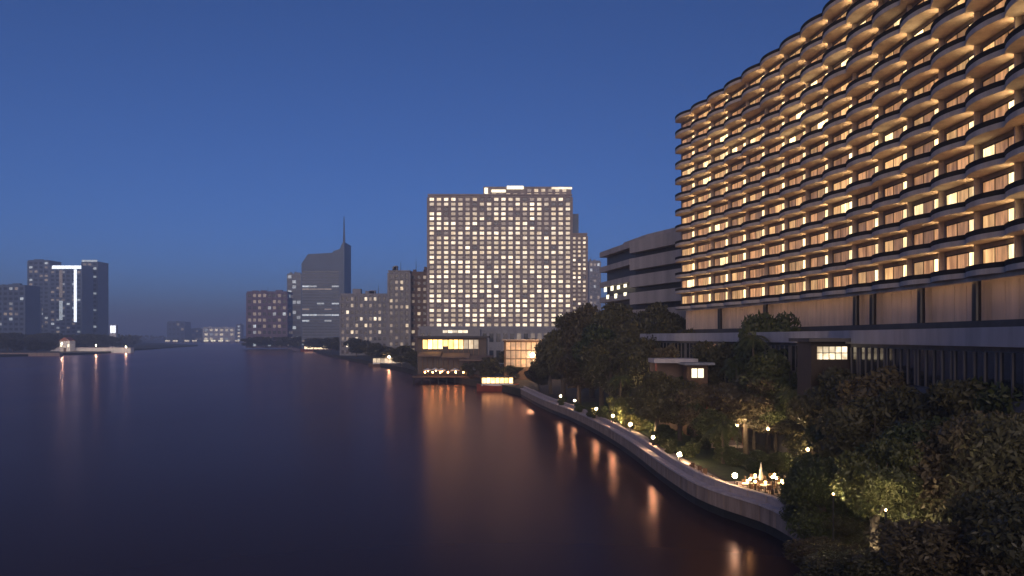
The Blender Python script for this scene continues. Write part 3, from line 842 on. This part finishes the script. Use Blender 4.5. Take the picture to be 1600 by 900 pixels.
# ------------------------------------------------------------------ trees
def crown_mesh(name, m, lobes, n, leaf, seed, spread=1.0):
    g = np.random.default_rng(seed)
    # lobes: uneven blobs inside a unit crown (radius 1, height from -1 to 1)
    cs = []
    for i in range(lobes):
        a = g.uniform(0, 2 * math.pi); rr = math.sqrt(g.uniform(0.02, 1)) * .72; z = g.uniform(-.62, .68)
        rr *= math.sqrt(max(.1, 1 - (z * .8) ** 2))
        cs.append((rr * math.cos(a), rr * math.sin(a), z, g.uniform(.2, .42)))
    cs = np.array(cs)
    wts = cs[:, 3] ** 2; wts /= wts.sum()
    idx = g.choice(lobes, n, p=wts)
    d = g.normal(size=(n, 3)); d /= np.linalg.norm(d, axis=1)[:, None]
    r = g.uniform(.55, 1.12, n) ** .8
    c = cs[idx, :3] + d * (cs[idx, 3] * r)[:, None] * np.array([1.15, 1.15, .8])
    # leaf sprays: bent quads, random facing, slightly drooping
    t = g.normal(size=(n, 3)); t[:, 2] -= .35; t /= np.linalg.norm(t, axis=1)[:, None]
    u = np.cross(t, d + g.normal(size=(n, 3)) * .7); u /= np.linalg.norm(u, axis=1)[:, None] + 1e-9
    sz = leaf * g.uniform(.55, 1.35, n)[:, None]
    V = np.empty((n, 4, 3))
    V[:, 0] = c - t * sz; V[:, 1] = c + u * sz * .42; V[:, 2] = c + t * sz * 1.05 - np.array([0, 0, .2]) * sz; V[:, 3] = c - u * sz * .42
    me = bpy.data.meshes.new(name)
    me.vertices.add(n * 4); me.vertices.foreach_set('co', V.reshape(-1))
    me.loops.add(n * 4); me.loops.foreach_set('vertex_index', np.arange(n * 4, dtype=np.int32))
    me.polygons.add(n); me.polygons.foreach_set('loop_start', np.arange(0, n * 4, 4, dtype=np.int32))
    me.update(calc_edges=True)
    me.materials.append(m)
    return me, cs
CR = [crown_mesh('crown', M['leaf_dark'], 26, 15000, .062, 100 + i) for i in range(4)]
CRF = [crown_mesh('crown', M['leaf_dark'], 34, 30000, .042, 200 + i) for i in range(3)]
CRS = [crown_mesh('foliage', M['leaf_mid'], 12, 3500, .10, 300 + i) for i in range(3)]
CRFAR = [crown_mesh('crown', M['leaf_dark'], 16, 2500, .11, 400 + i) for i in range(3)]
def trunk_mesh(h, r, cs, cr, ch, zc, seed):
    g = random.Random(seed); mb = MB()
    b = Vector((0, 0, -.3)); p1 = Vector((g.uniform(-.2, .2), g.uniform(-.2, .2), h * .5)); p2 = Vector((g.uniform(-.4, .4), g.uniform(-.4, .4), zc))
    mb.tube([b, p1, p2, p2 + Vector((0, 0, ch * .4))], [r * 1.3, r, r * .75, r * .3], 9)
    for i in range(0, min(len(cs), 9)):
        c = cs[i]; e = Vector((c[0] * cr, c[1] * cr, zc + c[2] * ch))
        f = g.uniform(.55, .95); s = b.lerp(p2, f)
        mid = s.lerp(e, .5) + Vector((0, 0, -.1 * ch))
        mb.tube([s, mid, e], [r * .5, r * .34, r * .12], 6)
    return mb
def tree(label, X, Y, ztop, cr, kind='far', base=GR, group='garden trees', leafm=None, name='garden_tree', hfrac=.78, zr=None):
    pool = {'mid': CR, 'near': CRF, 'far': CRFAR}[kind]
    g_ = random.Random(int(X * 71 + Y * 13))
    me, cs = g_.choice(pool)
    H = ztop - base
    ch = (H * hfrac) / 2; zc = H - ch
    t = thing(name, label, 'tree', (X, Y, base), 0, group)
    trunk_mesh(H, .06 + .022 * H, cs, cr * .9, ch * .9, zc, int(X * 100 + Y)).build('trunk', M['bark'], t)
    if leafm is None and kind != 'far': leafm = g_.choice([M['leaf_dark'], M['leaf_dark'], M['leaf_mid'], M['leaf_olive']])
    o = put('crown', me, t, (0, 0, zc), g_.uniform(0, 6.28), (cr * 1.08, cr * 1.08, ch * 1.04), leafm)
    return t
DT = [  # px, Y, ztop, radius, label : the dark mass left of the hotel
    (880, 200, 25.0, 7.0, 'tall dark tree at the left end of the dark grove by the river wall'),
    (925, 192, 27.0, 7.5, 'tallest dark tree in the grove below the grey wing'),
    (975, 178, 27.0, 7.5, 'dark tree right under the lit corner of the grey wing'),
    (1030, 166, 26.0, 7.0, 'dark tree at the right of the grove, against the hotel corner'),
    (860, 205, 17.0, 5.5, 'shorter dark tree leaning over the far end of the river wall'),
    (905, 172, 17.5, 6.0, 'rounded dark tree at the front of the grove, by the far river wall'),
    (955, 152, 18.0, 6.0, 'broad dark tree in front of the grove, above the first promenade lamp'),
    (1015, 145, 18.5, 6.0, 'dark tree at the grove front, left of the two lit kiosk windows'),
    (1065, 140, 17.5, 5.0, 'dark tree just left of the two lit kiosk windows, below the hotel corner'),
    (985, 160, 22.0, 6.5, 'dark tree filling the middle of the grove'),
    (940, 168, 21.0, 6.5, 'dark tree in the left middle of the grove'),
    (1055, 150, 22.0, 5.5, 'dark tree in front of the hotel corner, right end of the grove'),
    (842, 214, 10.0, 4.0, 'low dark tree at the very tip of the garden, by the water'),
]
for px, Yt, zt, cr, lab in DT:
    tree(lab, GX(px, Yt), Yt, zt, cr, 'mid', group='dark grove trees')
MT = [
    (1192, 112, 22.0, 5.5, 'slim tall tree rising in front of the hotel podium'),
    (1110, 132, 19.5, 5.0, 'tall dim tree right of the hotel corner, above the kiosk windows'),
    (1232, 108, 20.5, 5.0, 'tall dim tree right of the slim tall tree before the podium'),
    (1135, 122, 17.5, 6.0, 'dim tree right of the two lit kiosk windows'),
    (1235, 98, 16.0, 5.5, 'dim tree left of the bright cream pavilion window'),
    (1165, 100, 13.0, 5.0, 'small dim tree in the middle of the garden above the dining terrace'),
    (1200, 104, 14.5, 5.0, 'dim tree under the slim tall tree'),
    (1075, 122, 12.0, 4.0, 'dim tree below the left kiosk wall'),
    (1062, 112, 11.5, 4.2, 'dim tree above the middle of the lit shrub clump'),
    (1026, 116, 13.0, 4.0, 'dim tree in front of the left end of the lavender-roofed pavilion'),
    (1098, 108, 11.6, 3.8, 'dim tree just below the two lit kiosk windows'),
    (1120, 98, 8.5, 3.0, 'low tree in front of the gazebo'),
    (1340, 78, 13.8, 5.0, 'dark tree below and right of the bright cream pavilion window'),
    (1296, 79, 15.3, 4.4, 'dark tree straight below the bright cream pavilion window'),
    (1265, 86, 9.5, 4.0, 'low tree just behind the golden dining terrace'),
    (1366, 62, 13.0, 4.2, 'dark tree hiding the left end of the podium terrace'),
    (1322, 68, 11.8, 4.0, 'dark tree between the dining terrace and the podium terrace'),
    (1430, 57, 11.6, 4.0, 'dark tree in front of the podium terrace wall'),
    (1392, 70, 15.2, 5.0, 'dark tree below the dark podium opening, right of the pavilion window'),
    (1470, 62, 14.0, 5.0, 'dark tree below the left end of the blue podium window'),
    (1540, 58, 15.0, 4.8, 'dark tree under the blue podium window'),
    (1605, 55, 15.0, 4.6, 'dark tree at the right picture edge below the podium'),
]
for px, Yt, zt, cr, lab in MT:
    tree(lab, GX(px, Yt), Yt, zt, cr, 'mid', group='garden trees before the hotel')
NT = [
    (1282, 52, 9.6, 3.0, 'near dark tree whose left side hides the near end of the river wall'),
    (1450, 50, 12.5, 4.4, 'near dark tree right of the lit sparse tree'),
    (1520, 46.5, 13.2, 4.6, 'near dark tree, second from the right picture edge'),
    (1592, 44, 13.5, 4.6, 'near dark tree by the right picture edge'),
    (1272, 58, 7.6, 2.4, 'low near tree leaning over the near end of the river wall'),
    (1352, 49, 6.0, 2.8, 'low near tree in front of the lit sparse tree foot'),
    (1296, 46, 5.2, 2.8, 'low near tree over the water at the near end of the wall'),
    (1330, 42, 5.8, 3.0, 'low near tree at the bottom of the picture, next to the water'),
    (1410, 38, 7.0, 3.6, 'near tree at the bottom, second from the water'),
    (1510, 36, 9.0, 4.2, 'near tree at the bottom, left of the corner one'),
    (1605, 35, 10.5, 4.4, 'near tree filling the bottom right corner'),
]
for px, Yt, zt, cr, lab in NT:
    tree(lab, GX(px, Yt), Yt, zt, cr, 'near', group='near trees at the bottom right', hfrac=.86)
# palms
def palm_mesh(seed):
    g = random.Random(seed); mb = MB()
    for f in range(20):
        a = 2 * math.pi * f / 20 + g.uniform(-.2, .2); up = g.uniform(-.15, 1.0); Ln = g.uniform(2.6, 3.4)
        pts = []
        for i in range(8):
            u = i / 7; r = Ln * u * (.95 - .12 * up * u); z = Ln * (up * u - (.55 + .35 * up) * u * u * 1.3)
            pts.append(Vector((r * math.cos(a), r * math.sin(a), z)))
        side = Vector((-math.sin(a), math.cos(a), 0))
        for i in range(7):
            p, q = pts[i], pts[i + 1]
            for t in (0.15, .5, .85):
                c = p.lerp(q, t); d = (q - p).normalized(); u = (i + t) / 7
                wv = (.75 * math.sin(math.pi * min(.97, u * .85 + .12))) * g.uniform(.8, 1.15)
                for sg in (-1, 1):
                    e = c + side * sg * wv + d * wv * .45 - Vector((0, 0, wv * g.uniform(.25, .6)))
                    mb.face([c - d * .05, c + d * .07, e])
            mb.face([p + side * .025, q + side * .02, q - side * .02, p - side * .025])
    return mb.mesh('crown', M['leaf_mid'])
PALM = [palm_mesh(i) for i in range(3)]
for i, (px, Yt, zt, lab) in enumerate(((1178, 104, 18.5, 'tallest palm before the podium, left of the slim tall tree'), (1212, 101, 16.5, 'palm right of the slim tall tree'), (1150, 110, 15.0, 'palm behind the gazebo'),
                                       (998, 126, 9.5, 'short palm beside the lit shrub clump'), (1085, 106, 9.5, 'short palm left of the gazebo'), (1130, 92, 7.6, 'short palm in front of the gazebo steps'),
                                       (968, 140, 11.0, 'palm at the grove front behind the lit shrub clump'), (1240, 88, 12.0, 'palm behind the right end of the dining terrace'))):
    t = thing('palm_tree', lab, 'palm', (GX(px, Yt), Yt, GR), 0, 'garden palms')
    H = zt - GR - .6; bx_, by_ = random.uniform(-.5, .5), random.uniform(-.5, .5)
    MB().tube([(0, 0, -.2), (bx_ * .3, by_ * .3, H * .4), (bx_, by_, H)], [.26, .17, .13], 9).build('trunk', M['bark'], t)
    put('crown', PALM[i % 3], t, (bx_, by_, H), random.uniform(0, 6))
# sparse uplit tree
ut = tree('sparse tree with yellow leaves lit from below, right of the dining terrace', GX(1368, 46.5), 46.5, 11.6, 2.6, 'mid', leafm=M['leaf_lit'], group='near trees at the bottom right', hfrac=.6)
# shrubs in the garden
shrub_pos = []
labs = ['lit shrub']
def shrub(label, X, Y, r, h, leafm, group='garden shrubs'):
    t = thing('garden_shrub', label, 'shrub', (X, Y, GR), 0, group)
    me, cs = random.choice(CRS)
    put('foliage', me, t, (0, 0, h * .5), random.uniform(0, 6), (r, r, h * .55), leafm)
    trunk_mesh(h * .6, .06, cs[:5], r * .8, h * .4, h * .45, int(X * 31 + Y)).build('stem', M['bark'], t)
    return t
SH = [(928, 141, 1.8, 2.6), (945, 136, 1.6, 3.6), (962, 134, 2.0, 5.0), (978, 128, 1.6, 4.2), (1000, 124, 2.0, 3.2), (1022, 120, 1.8, 2.8), (1045, 114, 1.8, 2.6), (1055, 126, 2.2, 4.6),
      (1030, 106, 1.6, 2.2), (1050, 100, 1.5, 2.0), (1075, 97, 1.8, 2.4), (1100, 104, 2.0, 3.0), (1125, 94, 1.8, 2.4), (1150, 90, 1.8, 2.6), (1175, 86, 1.6, 2.8), (1205, 84, 1.7, 2.6),
      (1235, 82, 1.7, 3.0), (1255, 74, 1.6, 2.6), (1090, 116, 2.0, 3.4), (985, 142, 2.0, 4.0), (1010, 133, 1.8, 3.6), (905, 152, 1.5, 2.4), (880, 168, 1.5, 2.2)]
ADJ = ['leafy shrub beside the promenade lamp at the far bend', 'upright shrub behind the far promenade lamp', 'tall yellow-green shrub at the lit clump', 'yellow-green shrub right of the tallest one in the lit clump',
       'rounded shrub right of the lit clump', 'spreading shrub left of the middle promenade lamp', 'shrub on the lawn edge behind the middle lamp', 'tall shrub below the kiosk trees',
       'low shrub by the promenade wall before the middle lamp', 'low round shrub left of the bright promenade lamp', 'shrub behind the bright promenade lamp', 'shrub by the garden stairs',
       'shrub behind the dark chairs', 'low shrub right of the dark chairs', 'shrub left above the golden dining terrace', 'shrub directly behind the golden dining terrace',
       'dense shrub at the right end of the golden dining terrace', 'shrub in front of the dining terrace, by the near trees', 'shrub left of the garden stairs', 'shrub under the dark grove front',
       'bushy shrub between grove and lit clump', 'low shrub at the foot of the grove by the wall', 'low shrub near the far tip of the wall']
for i, ((px, Ys, r, h), lab) in enumerate(zip(SH, ADJ)):
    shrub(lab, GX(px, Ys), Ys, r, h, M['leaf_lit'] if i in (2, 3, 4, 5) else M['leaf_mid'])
# trees by the restaurants and on both banks
FT = [(733, 283, 8.5, 3.0, 'small dark tree on the right end of the restaurant deck'), (758, 268, 9.5, 3.6, 'small dark tree behind the red-hulled boat'), (803, 262, 8.5, 3.2, 'small dark tree before the left half of the orange-lit house'), (775, 278, 11, 5, 'dark tree between the yellow restaurant and the orange house'), (798, 300, 13, 5, 'dark tree behind the orange-lit house'), (650, 350, 12, 5, 'dark tree left of the restaurant hall'),
      (628, 400, 14, 7, 'dark tree behind the lit tour boat'), (605, 460, 13, 8, 'dark tree below the dark grey-brown tower'), (580, 520, 15, 9, 'bank tree right of the small apartment block foot'),
      (557, 600, 18, 10, 'bank tree below the small apartment block'), (535, 700, 19, 11, 'bank tree between cruiser and apartment block'), (515, 800, 18, 12, 'bank tree behind the dinner cruiser'),
      (490, 900, 18, 13, 'bank tree below the spired tower'), (465, 1020, 20, 14, 'bank tree below the pale glass slab'), (440, 1060, 20, 15, 'bank tree below the right of the pinkish block'),
      (415, 1085, 20, 15, 'bank tree below the pinkish block'), (392, 1095, 19, 14, 'leftmost bank tree below the pinkish block'), (845, 330, 18, 7, 'tree at the right foot of the grid-windowed tower')]
for px, Yt, zt, cr, lab in FT:
    tree(lab, GX(px, Yt), Yt, zt, cr, 'far', group='bank trees', name='bank_tree', hfrac=.85)
for i, (px, Yt, zt, cr) in enumerate([(-8, 800, 24, 13), (12, 860, 25, 13), (30, 900, 24, 13), (50, 880, 23, 13), (70, 930, 25, 13), (88, 960, 24, 12), (112, 940, 22, 11), (128, 980, 24, 13), (146, 960, 23, 12),
                                      (162, 1000, 23, 12), (176, 1040, 21, 11), (20, 760, 17, 10), (55, 780, 16, 10), (78, 800, 14, 8)]):
    names_ = ['at the far left picture edge', 'second from the left picture edge', 'third from the left picture edge', 'below the dark left tower', 'left of the white boathouse roof', 'behind the white boathouse',
              'right of the white boathouse', 'below the striped tower', 'below the hazy blue tower', 'left of the white quay kiosk', 'rightmost before the open river', 'in front, above the dim low wall',
              'in front, left of the boathouse', 'beside the boathouse wall']
    tree('left bank tree ' + names_[i], GX(px, Yt), Yt, zt, cr, 'far', 2, 'left bank trees', name='bank_tree', hfrac=.88)
# far wooded shore
def wood(name, label, pts, z0, zh, seed):
    g = np.random.default_rng(seed); mb = MB()
    n = 900
    V = []
    for i in range(n):
        u = g.uniform(0, len(pts) - 1.001); k = int(u); f = u - k
        p = np.array(pts[k]) * (1 - f) + np.array(pts[k + 1]) * f
        c = np.array([p[0], p[1] + g.uniform(0, 60), z0 + g.uniform(0, zh)])
        t = g.normal(size=3); t /= np.linalg.norm(t); u_ = np.cross(t, g.normal(size=3)); u_ /= np.linalg.norm(u_)
        s = g.uniform(3, 8)
        mb.face([c - t * s, c + u_ * s * .6, c + t * s, c - u_ * s * .6])
    o = mb.build(name, M['leaf_dark']); tag(o, label, 'trees', kind='stuff')
wood('far_woodland', 'hazy low line of trees on the far river bend', [(GX(200, 3300), 3300), (GX(300, 3250), 3250), (GX(390, 3200), 3200)], 2, 22, 5)
wood('left_bank_woodland', 'dark low tree line along the receding left bank', [(GX(60, 1150), 1150), (GX(175, 1250), 1250), (GX(205, 2200), 2200)], 2, 18, 6)

# ------------------------------------------------------------------ garden furniture, lamps
def on_prom(px, off=2.0):
    """where the promenade passes that bearing"""
    ss = np.linspace(0, ws[-1], 3000)
    b = [wall_at(s, off)[0] for s in ss[::6]]
    b = np.array(b); ppx = 800 + FPX * b[:, 0] / b[:, 1]
    k = int(np.argmin(np.where(b[:, 1] > 50, abs(ppx - px), 1e9)))
    return Vector((b[k, 0], b[k, 1], GR + .06))
LP = [(1150, 743, .25, 'bright globe lamp left of the golden dining terrace'), (1062, 710, .26, 'bright globe lamp on the promenade above the dark chairs'), (985, 663, .25, 'globe lamp beside the lit shrub clump'),
      (920, 653, .27, 'globe lamp at the far bend of the promenade')]
for px, py, r, lab in LP:
    p = on_prom(px, 2.2)
    lamp_post(p, lab, GZ(py, p.y) - p.z, r, 'globe', power=220)
for px, h, lab in ((1020, 2.0, 'low dim bollard lamp between the bright lamp and the shrub clump'), (958, 1.8, 'low dim bollard lamp below the lit shrub clump'),
                   (932, 1.7, 'low dim bollard lamp left of the lit shrub clump'), (898, 1.7, 'low dim bollard lamp beyond the far bend'), (876, 1.6, 'farthest low dim bollard lamp on the river wall')):
    p = on_prom(px, .7); p.z = 3.28
    lamp_post(p, lab, 1.1, .19, 'globe', 'bollard lamps on the river wall')

for i, (px, Yl, hh, pw) in enumerate(((1200, 93, 4.2, 900), (1152, 99, 4.0, 800), (1092, 111, 4.5, 800), (1262, 80, 3.6, 600), (1040, 119, 4.0, 800), (1010, 137, 4.5, 1000))):
    lamp_post((GX(px, Yl), Yl, GR), 'small garden lamp %s' % ('above the dining terrace, half hidden by leaves', 'between the short palms and the gazebo', 'left of the gazebo', 'behind the right end of the dining terrace', 'on the lawn behind the middle promenade lamp', 'at the front of the dark grove')[i],
              hh, .16, 'candle', 'garden lamps among the trees', pw, (1, .72, .42))
for px, py, Yl, pw, lab in ((1384, 797, 43.2, 260, 'small lamp shining into the lit sparse tree from the right'), (1302, 772, 47.0, 160, 'small lamp shining into the near trees, left of the lit sparse tree')):
    lamp_post((GX(px, Yl), Yl, GR), lab, GZ(py, Yl) - GR, .055, 'candle', 'lamps among the near trees', pw, (1, .80, .5))
# golden dining terrace
def chair(loc, rz, label, m=None, group='dining chairs'):
    m = m or M['timber']
    t = thing('dining_chair', label, 'chair', loc, rz, group)
    put('seat', CH['seat'], t); put('backrest', CH['back'], t)
    for sx_ in (-.2, .2):
        for sy in (-.2, .2): put('leg', CH['leg'], t, (sx_, sy, 0))
CH = {'seat': MB().box(-.24, .24, -.24, .24, .42, .48).mesh('seat', M['timber']), 'back': MB().box(-.24, .24, .19, .24, .483, .95).mesh('backrest', M['timber']),
      'leg': MB().box(-.025, .025, -.025, .025, 0, .42).mesh('leg', M['timber'])}
TB = {'top': MB().cyl((0, 0), .55, .55, .72, .76, 18).mesh('tabletop', M['white']), 'leg': MB().cyl((0, 0), .05, .05, .03, .72, 8).mesh('pedestal', M['iron']), 'base': MB().cyl((0, 0), .3, .28, 0, .03, 12).mesh('base', M['iron'])}
cand_me = MB().cyl((0, 0), .10, .12, 0, .30, 10).mesh('glass', M['candle'])
candb_me = MB().cyl((0, 0), .13, .13, -.04, 0, 10).mesh('holder', M['iron'])
deckp = P(1192, 770, 75)
dt = MB().box(-3.4, 3.6, -3, 3.5, GR - .4, GR + .25).build('dining_terrace', M['paving'], None, (GX(1192, 76), 76, 0))
tag(dt, 'small raised paved dining terrace glowing gold beside the river wall', 'terrace')
TZ = GR + .25
spots = [(1168, 74.5, 'left front'), (1196, 73.8, 'middle front'), (1222, 74.6, 'right front'), (1180, 77.6, 'left rear'), (1210, 78, 'right rear')]
for px, Yt, nm in spots:
    X = GX(px, Yt)
    t = thing('dining_table', 'round white-topped table, %s of the golden dining terrace' % nm, 'table', (X, Yt, TZ), 0, 'terrace tables')
    put('tabletop', TB['top'], t); put('pedestal', TB['leg'], t); put('base', TB['base'], t)
    c = thing('candle_lantern', 'glowing candle lantern on the %s table of the terrace' % nm, 'lantern', (X, Yt, TZ + .80), 0, 'table lanterns')
    put('holder', candb_me, c); put('glass', cand_me, c)
    ld = bpy.data.lights.new('candle_light', 'POINT'); ld.energy = 45; ld.color = (1, .58, .2); ld.shadow_soft_size = .12
    lo = bpy.data.objects.new('candle_light', ld); COL.objects.link(lo); lo.parent = c; lo.location = (0, 0, .5)
    for s, (dx, dy, rz) in enumerate(((0, .85, 0), (0, -.85, math.pi), (.85, 0, -math.pi / 2), (-.85, 0, math.pi / 2))):
        chair((X + dx, Yt + dy, TZ), rz, 'wooden chair at the %s side of the %s terrace table' % (('rear', 'front', 'right', 'left')[s], nm))
# closed parasol
cp = thing('closed_parasol', 'white closed parasol standing in the middle of the golden dining terrace', 'parasol', (GX(1189, 75.6), 75.6, TZ))
MB().tube([(0, 0, .9), (0, 0, 1.1), (0, 0, 2.0), (0, 0, 2.7)], [.2, .24, .13, .03], 9).build('canopy', M['white'], cp)
MB().cyl((0, 0), .035, .035, .1, .9, 8).build('pole', M['timber'], cp)
MB().cyl((0, 0), .3, .25, 0, .1, 12).build('base', M['iron'], cp)
# string of post lanterns on the terrace edge
for i, (px, Yl, hh) in enumerate(((1172, 72.9, 1.5), (1180, 73.2, 1.2), (1207, 72.9, 1.7), (1213, 73.4, 1.5), (1222, 72.6, 1.2))):
    lamp_post((GX(px, Yl), Yl, TZ), 'short golden lantern post, %s along the dining terrace front' % ('first from left', 'second from left', 'third from left', 'fourth from left', 'last on the right')[i], hh, .13, 'candle', 'terrace lantern posts', 25, (1, .6, .22))
# dark chairs on the promenade
for i, (px, Yc) in enumerate(((1078, 85.5), (1086, 83.6), (1094, 82), (1102, 80.4), (1110, 79), (1084, 86.8), (1093, 85), (1101, 83.3))):
    chair((GX(px, Yc), Yc, GR + .061), random.uniform(0, 6.28), 'dark wooden chair on the promenade, %s from the bright lamp' % ('first', 'second', 'third', 'fourth', 'fifth', 'rear first', 'rear second', 'rear third')[i], group='promenade chairs')
# garden stair pavilion with lamp
gp = thing('garden_gazebo', 'open gazebo with grey-blue hipped roof and orange-lit posts', 'gazebo', (GX(1125, 108), 108, GR))
GH = GZ(612, 108) - GR
mb = MB(); e = 3.2
base_ = [(-e, -e, GH - 1.2), (e, -e, GH - 1.2), (e, e, GH - 1.2), (-e, e, GH - 1.2)]
for i in range(4): mb.face([base_[i], base_[(i + 1) % 4], (0, 0, GH + .4)])
mb.face(base_[::-1]); mb.build('roof', M['tile'], gp)
for sx_ in (-2.6, 2.6):
    for sy in (-2.6, 2.6): MB().box(sx_ - .14, sx_ + .14, sy - .14, sy + .14, 0, GH - 1.2).build('post', M['redtile'], gp)
MB().box(-3, 3, -3, 3, -.2, .35).build('floor', M['paving'], gp)
for i in range(3): MB().box(-1, 1, -3.4 - .35 * i, -3.05 - .35 * i + .047, -.2, .28 - .1 * i).build('step', M['paving'], gp)
MB().sphere((0, 0, GH - 2.0), .22).build('hanging_lamp', M['candle'], gp)
ld = bpy.data.lights.new('gazebo_light', 'POINT'); ld.energy = 160; ld.color = (1, .55, .25); ld.shadow_soft_size = .3
lo = bpy.data.objects.new('gazebo_light', ld); COL.objects.link(lo); lo.parent = gp; lo.location = (0, 0, GH - 2.4)
pv = thing('poolside_pavilion', 'low pavilion with pale lavender roof among the dark garden trees', 'pavilion', (GX(1052, 122), 122, GR))
PH = GZ(560, 122) - GR
MB().box(-3.6, 3.6, -2, 3, PH - .7, PH).build('roof', M['lavender'], pv)
for sx_ in (-3.2, 3.2):
    for sy in (-1.7, 2.7): MB().box(sx_ - .15, sx_ + .15, sy - .15, sy + .15, 0, PH - .7).build('post', M['redtile'], pv)
MB().box(-3.4, 3.4, 2.2, 2.5, 0, PH - .703).build('wall', M['brownwall'], pv)
# raised terrace of the podium
tp = [(p - n * 13).xy for p, n in zip(hp, ins) if p.y < 84]; tq = [(p - n * 9.5).xy for p, n in zip(hp, ins) if p.y < 84]
tr = MB().prism(tp + tq[::-1], GR, 11.2).build('podium_terrace', M['podium'], hotel, OFF)
# uplights
def uplight(loc, label, power, col, target, ang=60):
    t = thing('garden_uplight', label, 'spotlight', loc, 0, 'garden uplights')
    MB().cyl((0, 0), .12, .15, 0, .25, 10).build('housing', M['iron'], t)
    MB().cyl((0, 0), .11, .11, .252, .27, 10).build('lens', M['strip'], t)
    ld = bpy.data.lights.new('uplight_beam', 'SPOT'); ld.energy = power; ld.color = col; ld.spot_size = R(ang); ld.spot_blend = .6; ld.shadow_soft_size = .1
    lo = bpy.data.objects.new('uplight_beam', ld); COL.objects.link(lo); lo.parent = t; lo.location = (0, 0, .35)
    d = Vector(target) - Vector(loc)
    lo.rotation_euler = (-d).to_track_quat('Z', 'Y').to_euler()
X, Y = GX(1368, 46.5), 46.5
uplight((X - 1.2, Y - 1.6, GR), 'small uplight at the foot of the sparse yellow-leaved tree', 2600, (1, .82, .5), (X, Y - .4, 8.5), 85)
X, Y = GX(965, 131), 131
uplight((X - .5, Y - 4.0, GR), 'small uplight before the tall yellow-green shrub', 2600, (1, .8, .42), (X, Y, 6), 75)
X, Y = GX(1015, 119), 119
uplight((X - .5, Y - 4.0, GR), 'small uplight before the rounded shrubs by the middle lamp', 2200, (1, .75, .4), (X, Y, 4.5), 80)

# ------------------------------------------------------------------ haze
m = bpy.data.materials.new('evening_haze'); m.use_nodes = True
N, L = m.node_tree.nodes, m.node_tree.links
N.remove(N['Principled BSDF'])
pvn = N.new('ShaderNodeVolumePrincipled')
pvn.inputs['Color'].default_value = (.62, .76, 1.0, 1)
pvn.inputs['Density'].default_value = 0.0004
L.new(pvn.outputs[0], N['Material Output'].inputs['Volume'])
hz = MB().box(-8400, 8400, -500, 10900, -3.0, 192).build('haze', m)
tag(hz, 'thin blue evening haze over the river', kind='stuff')
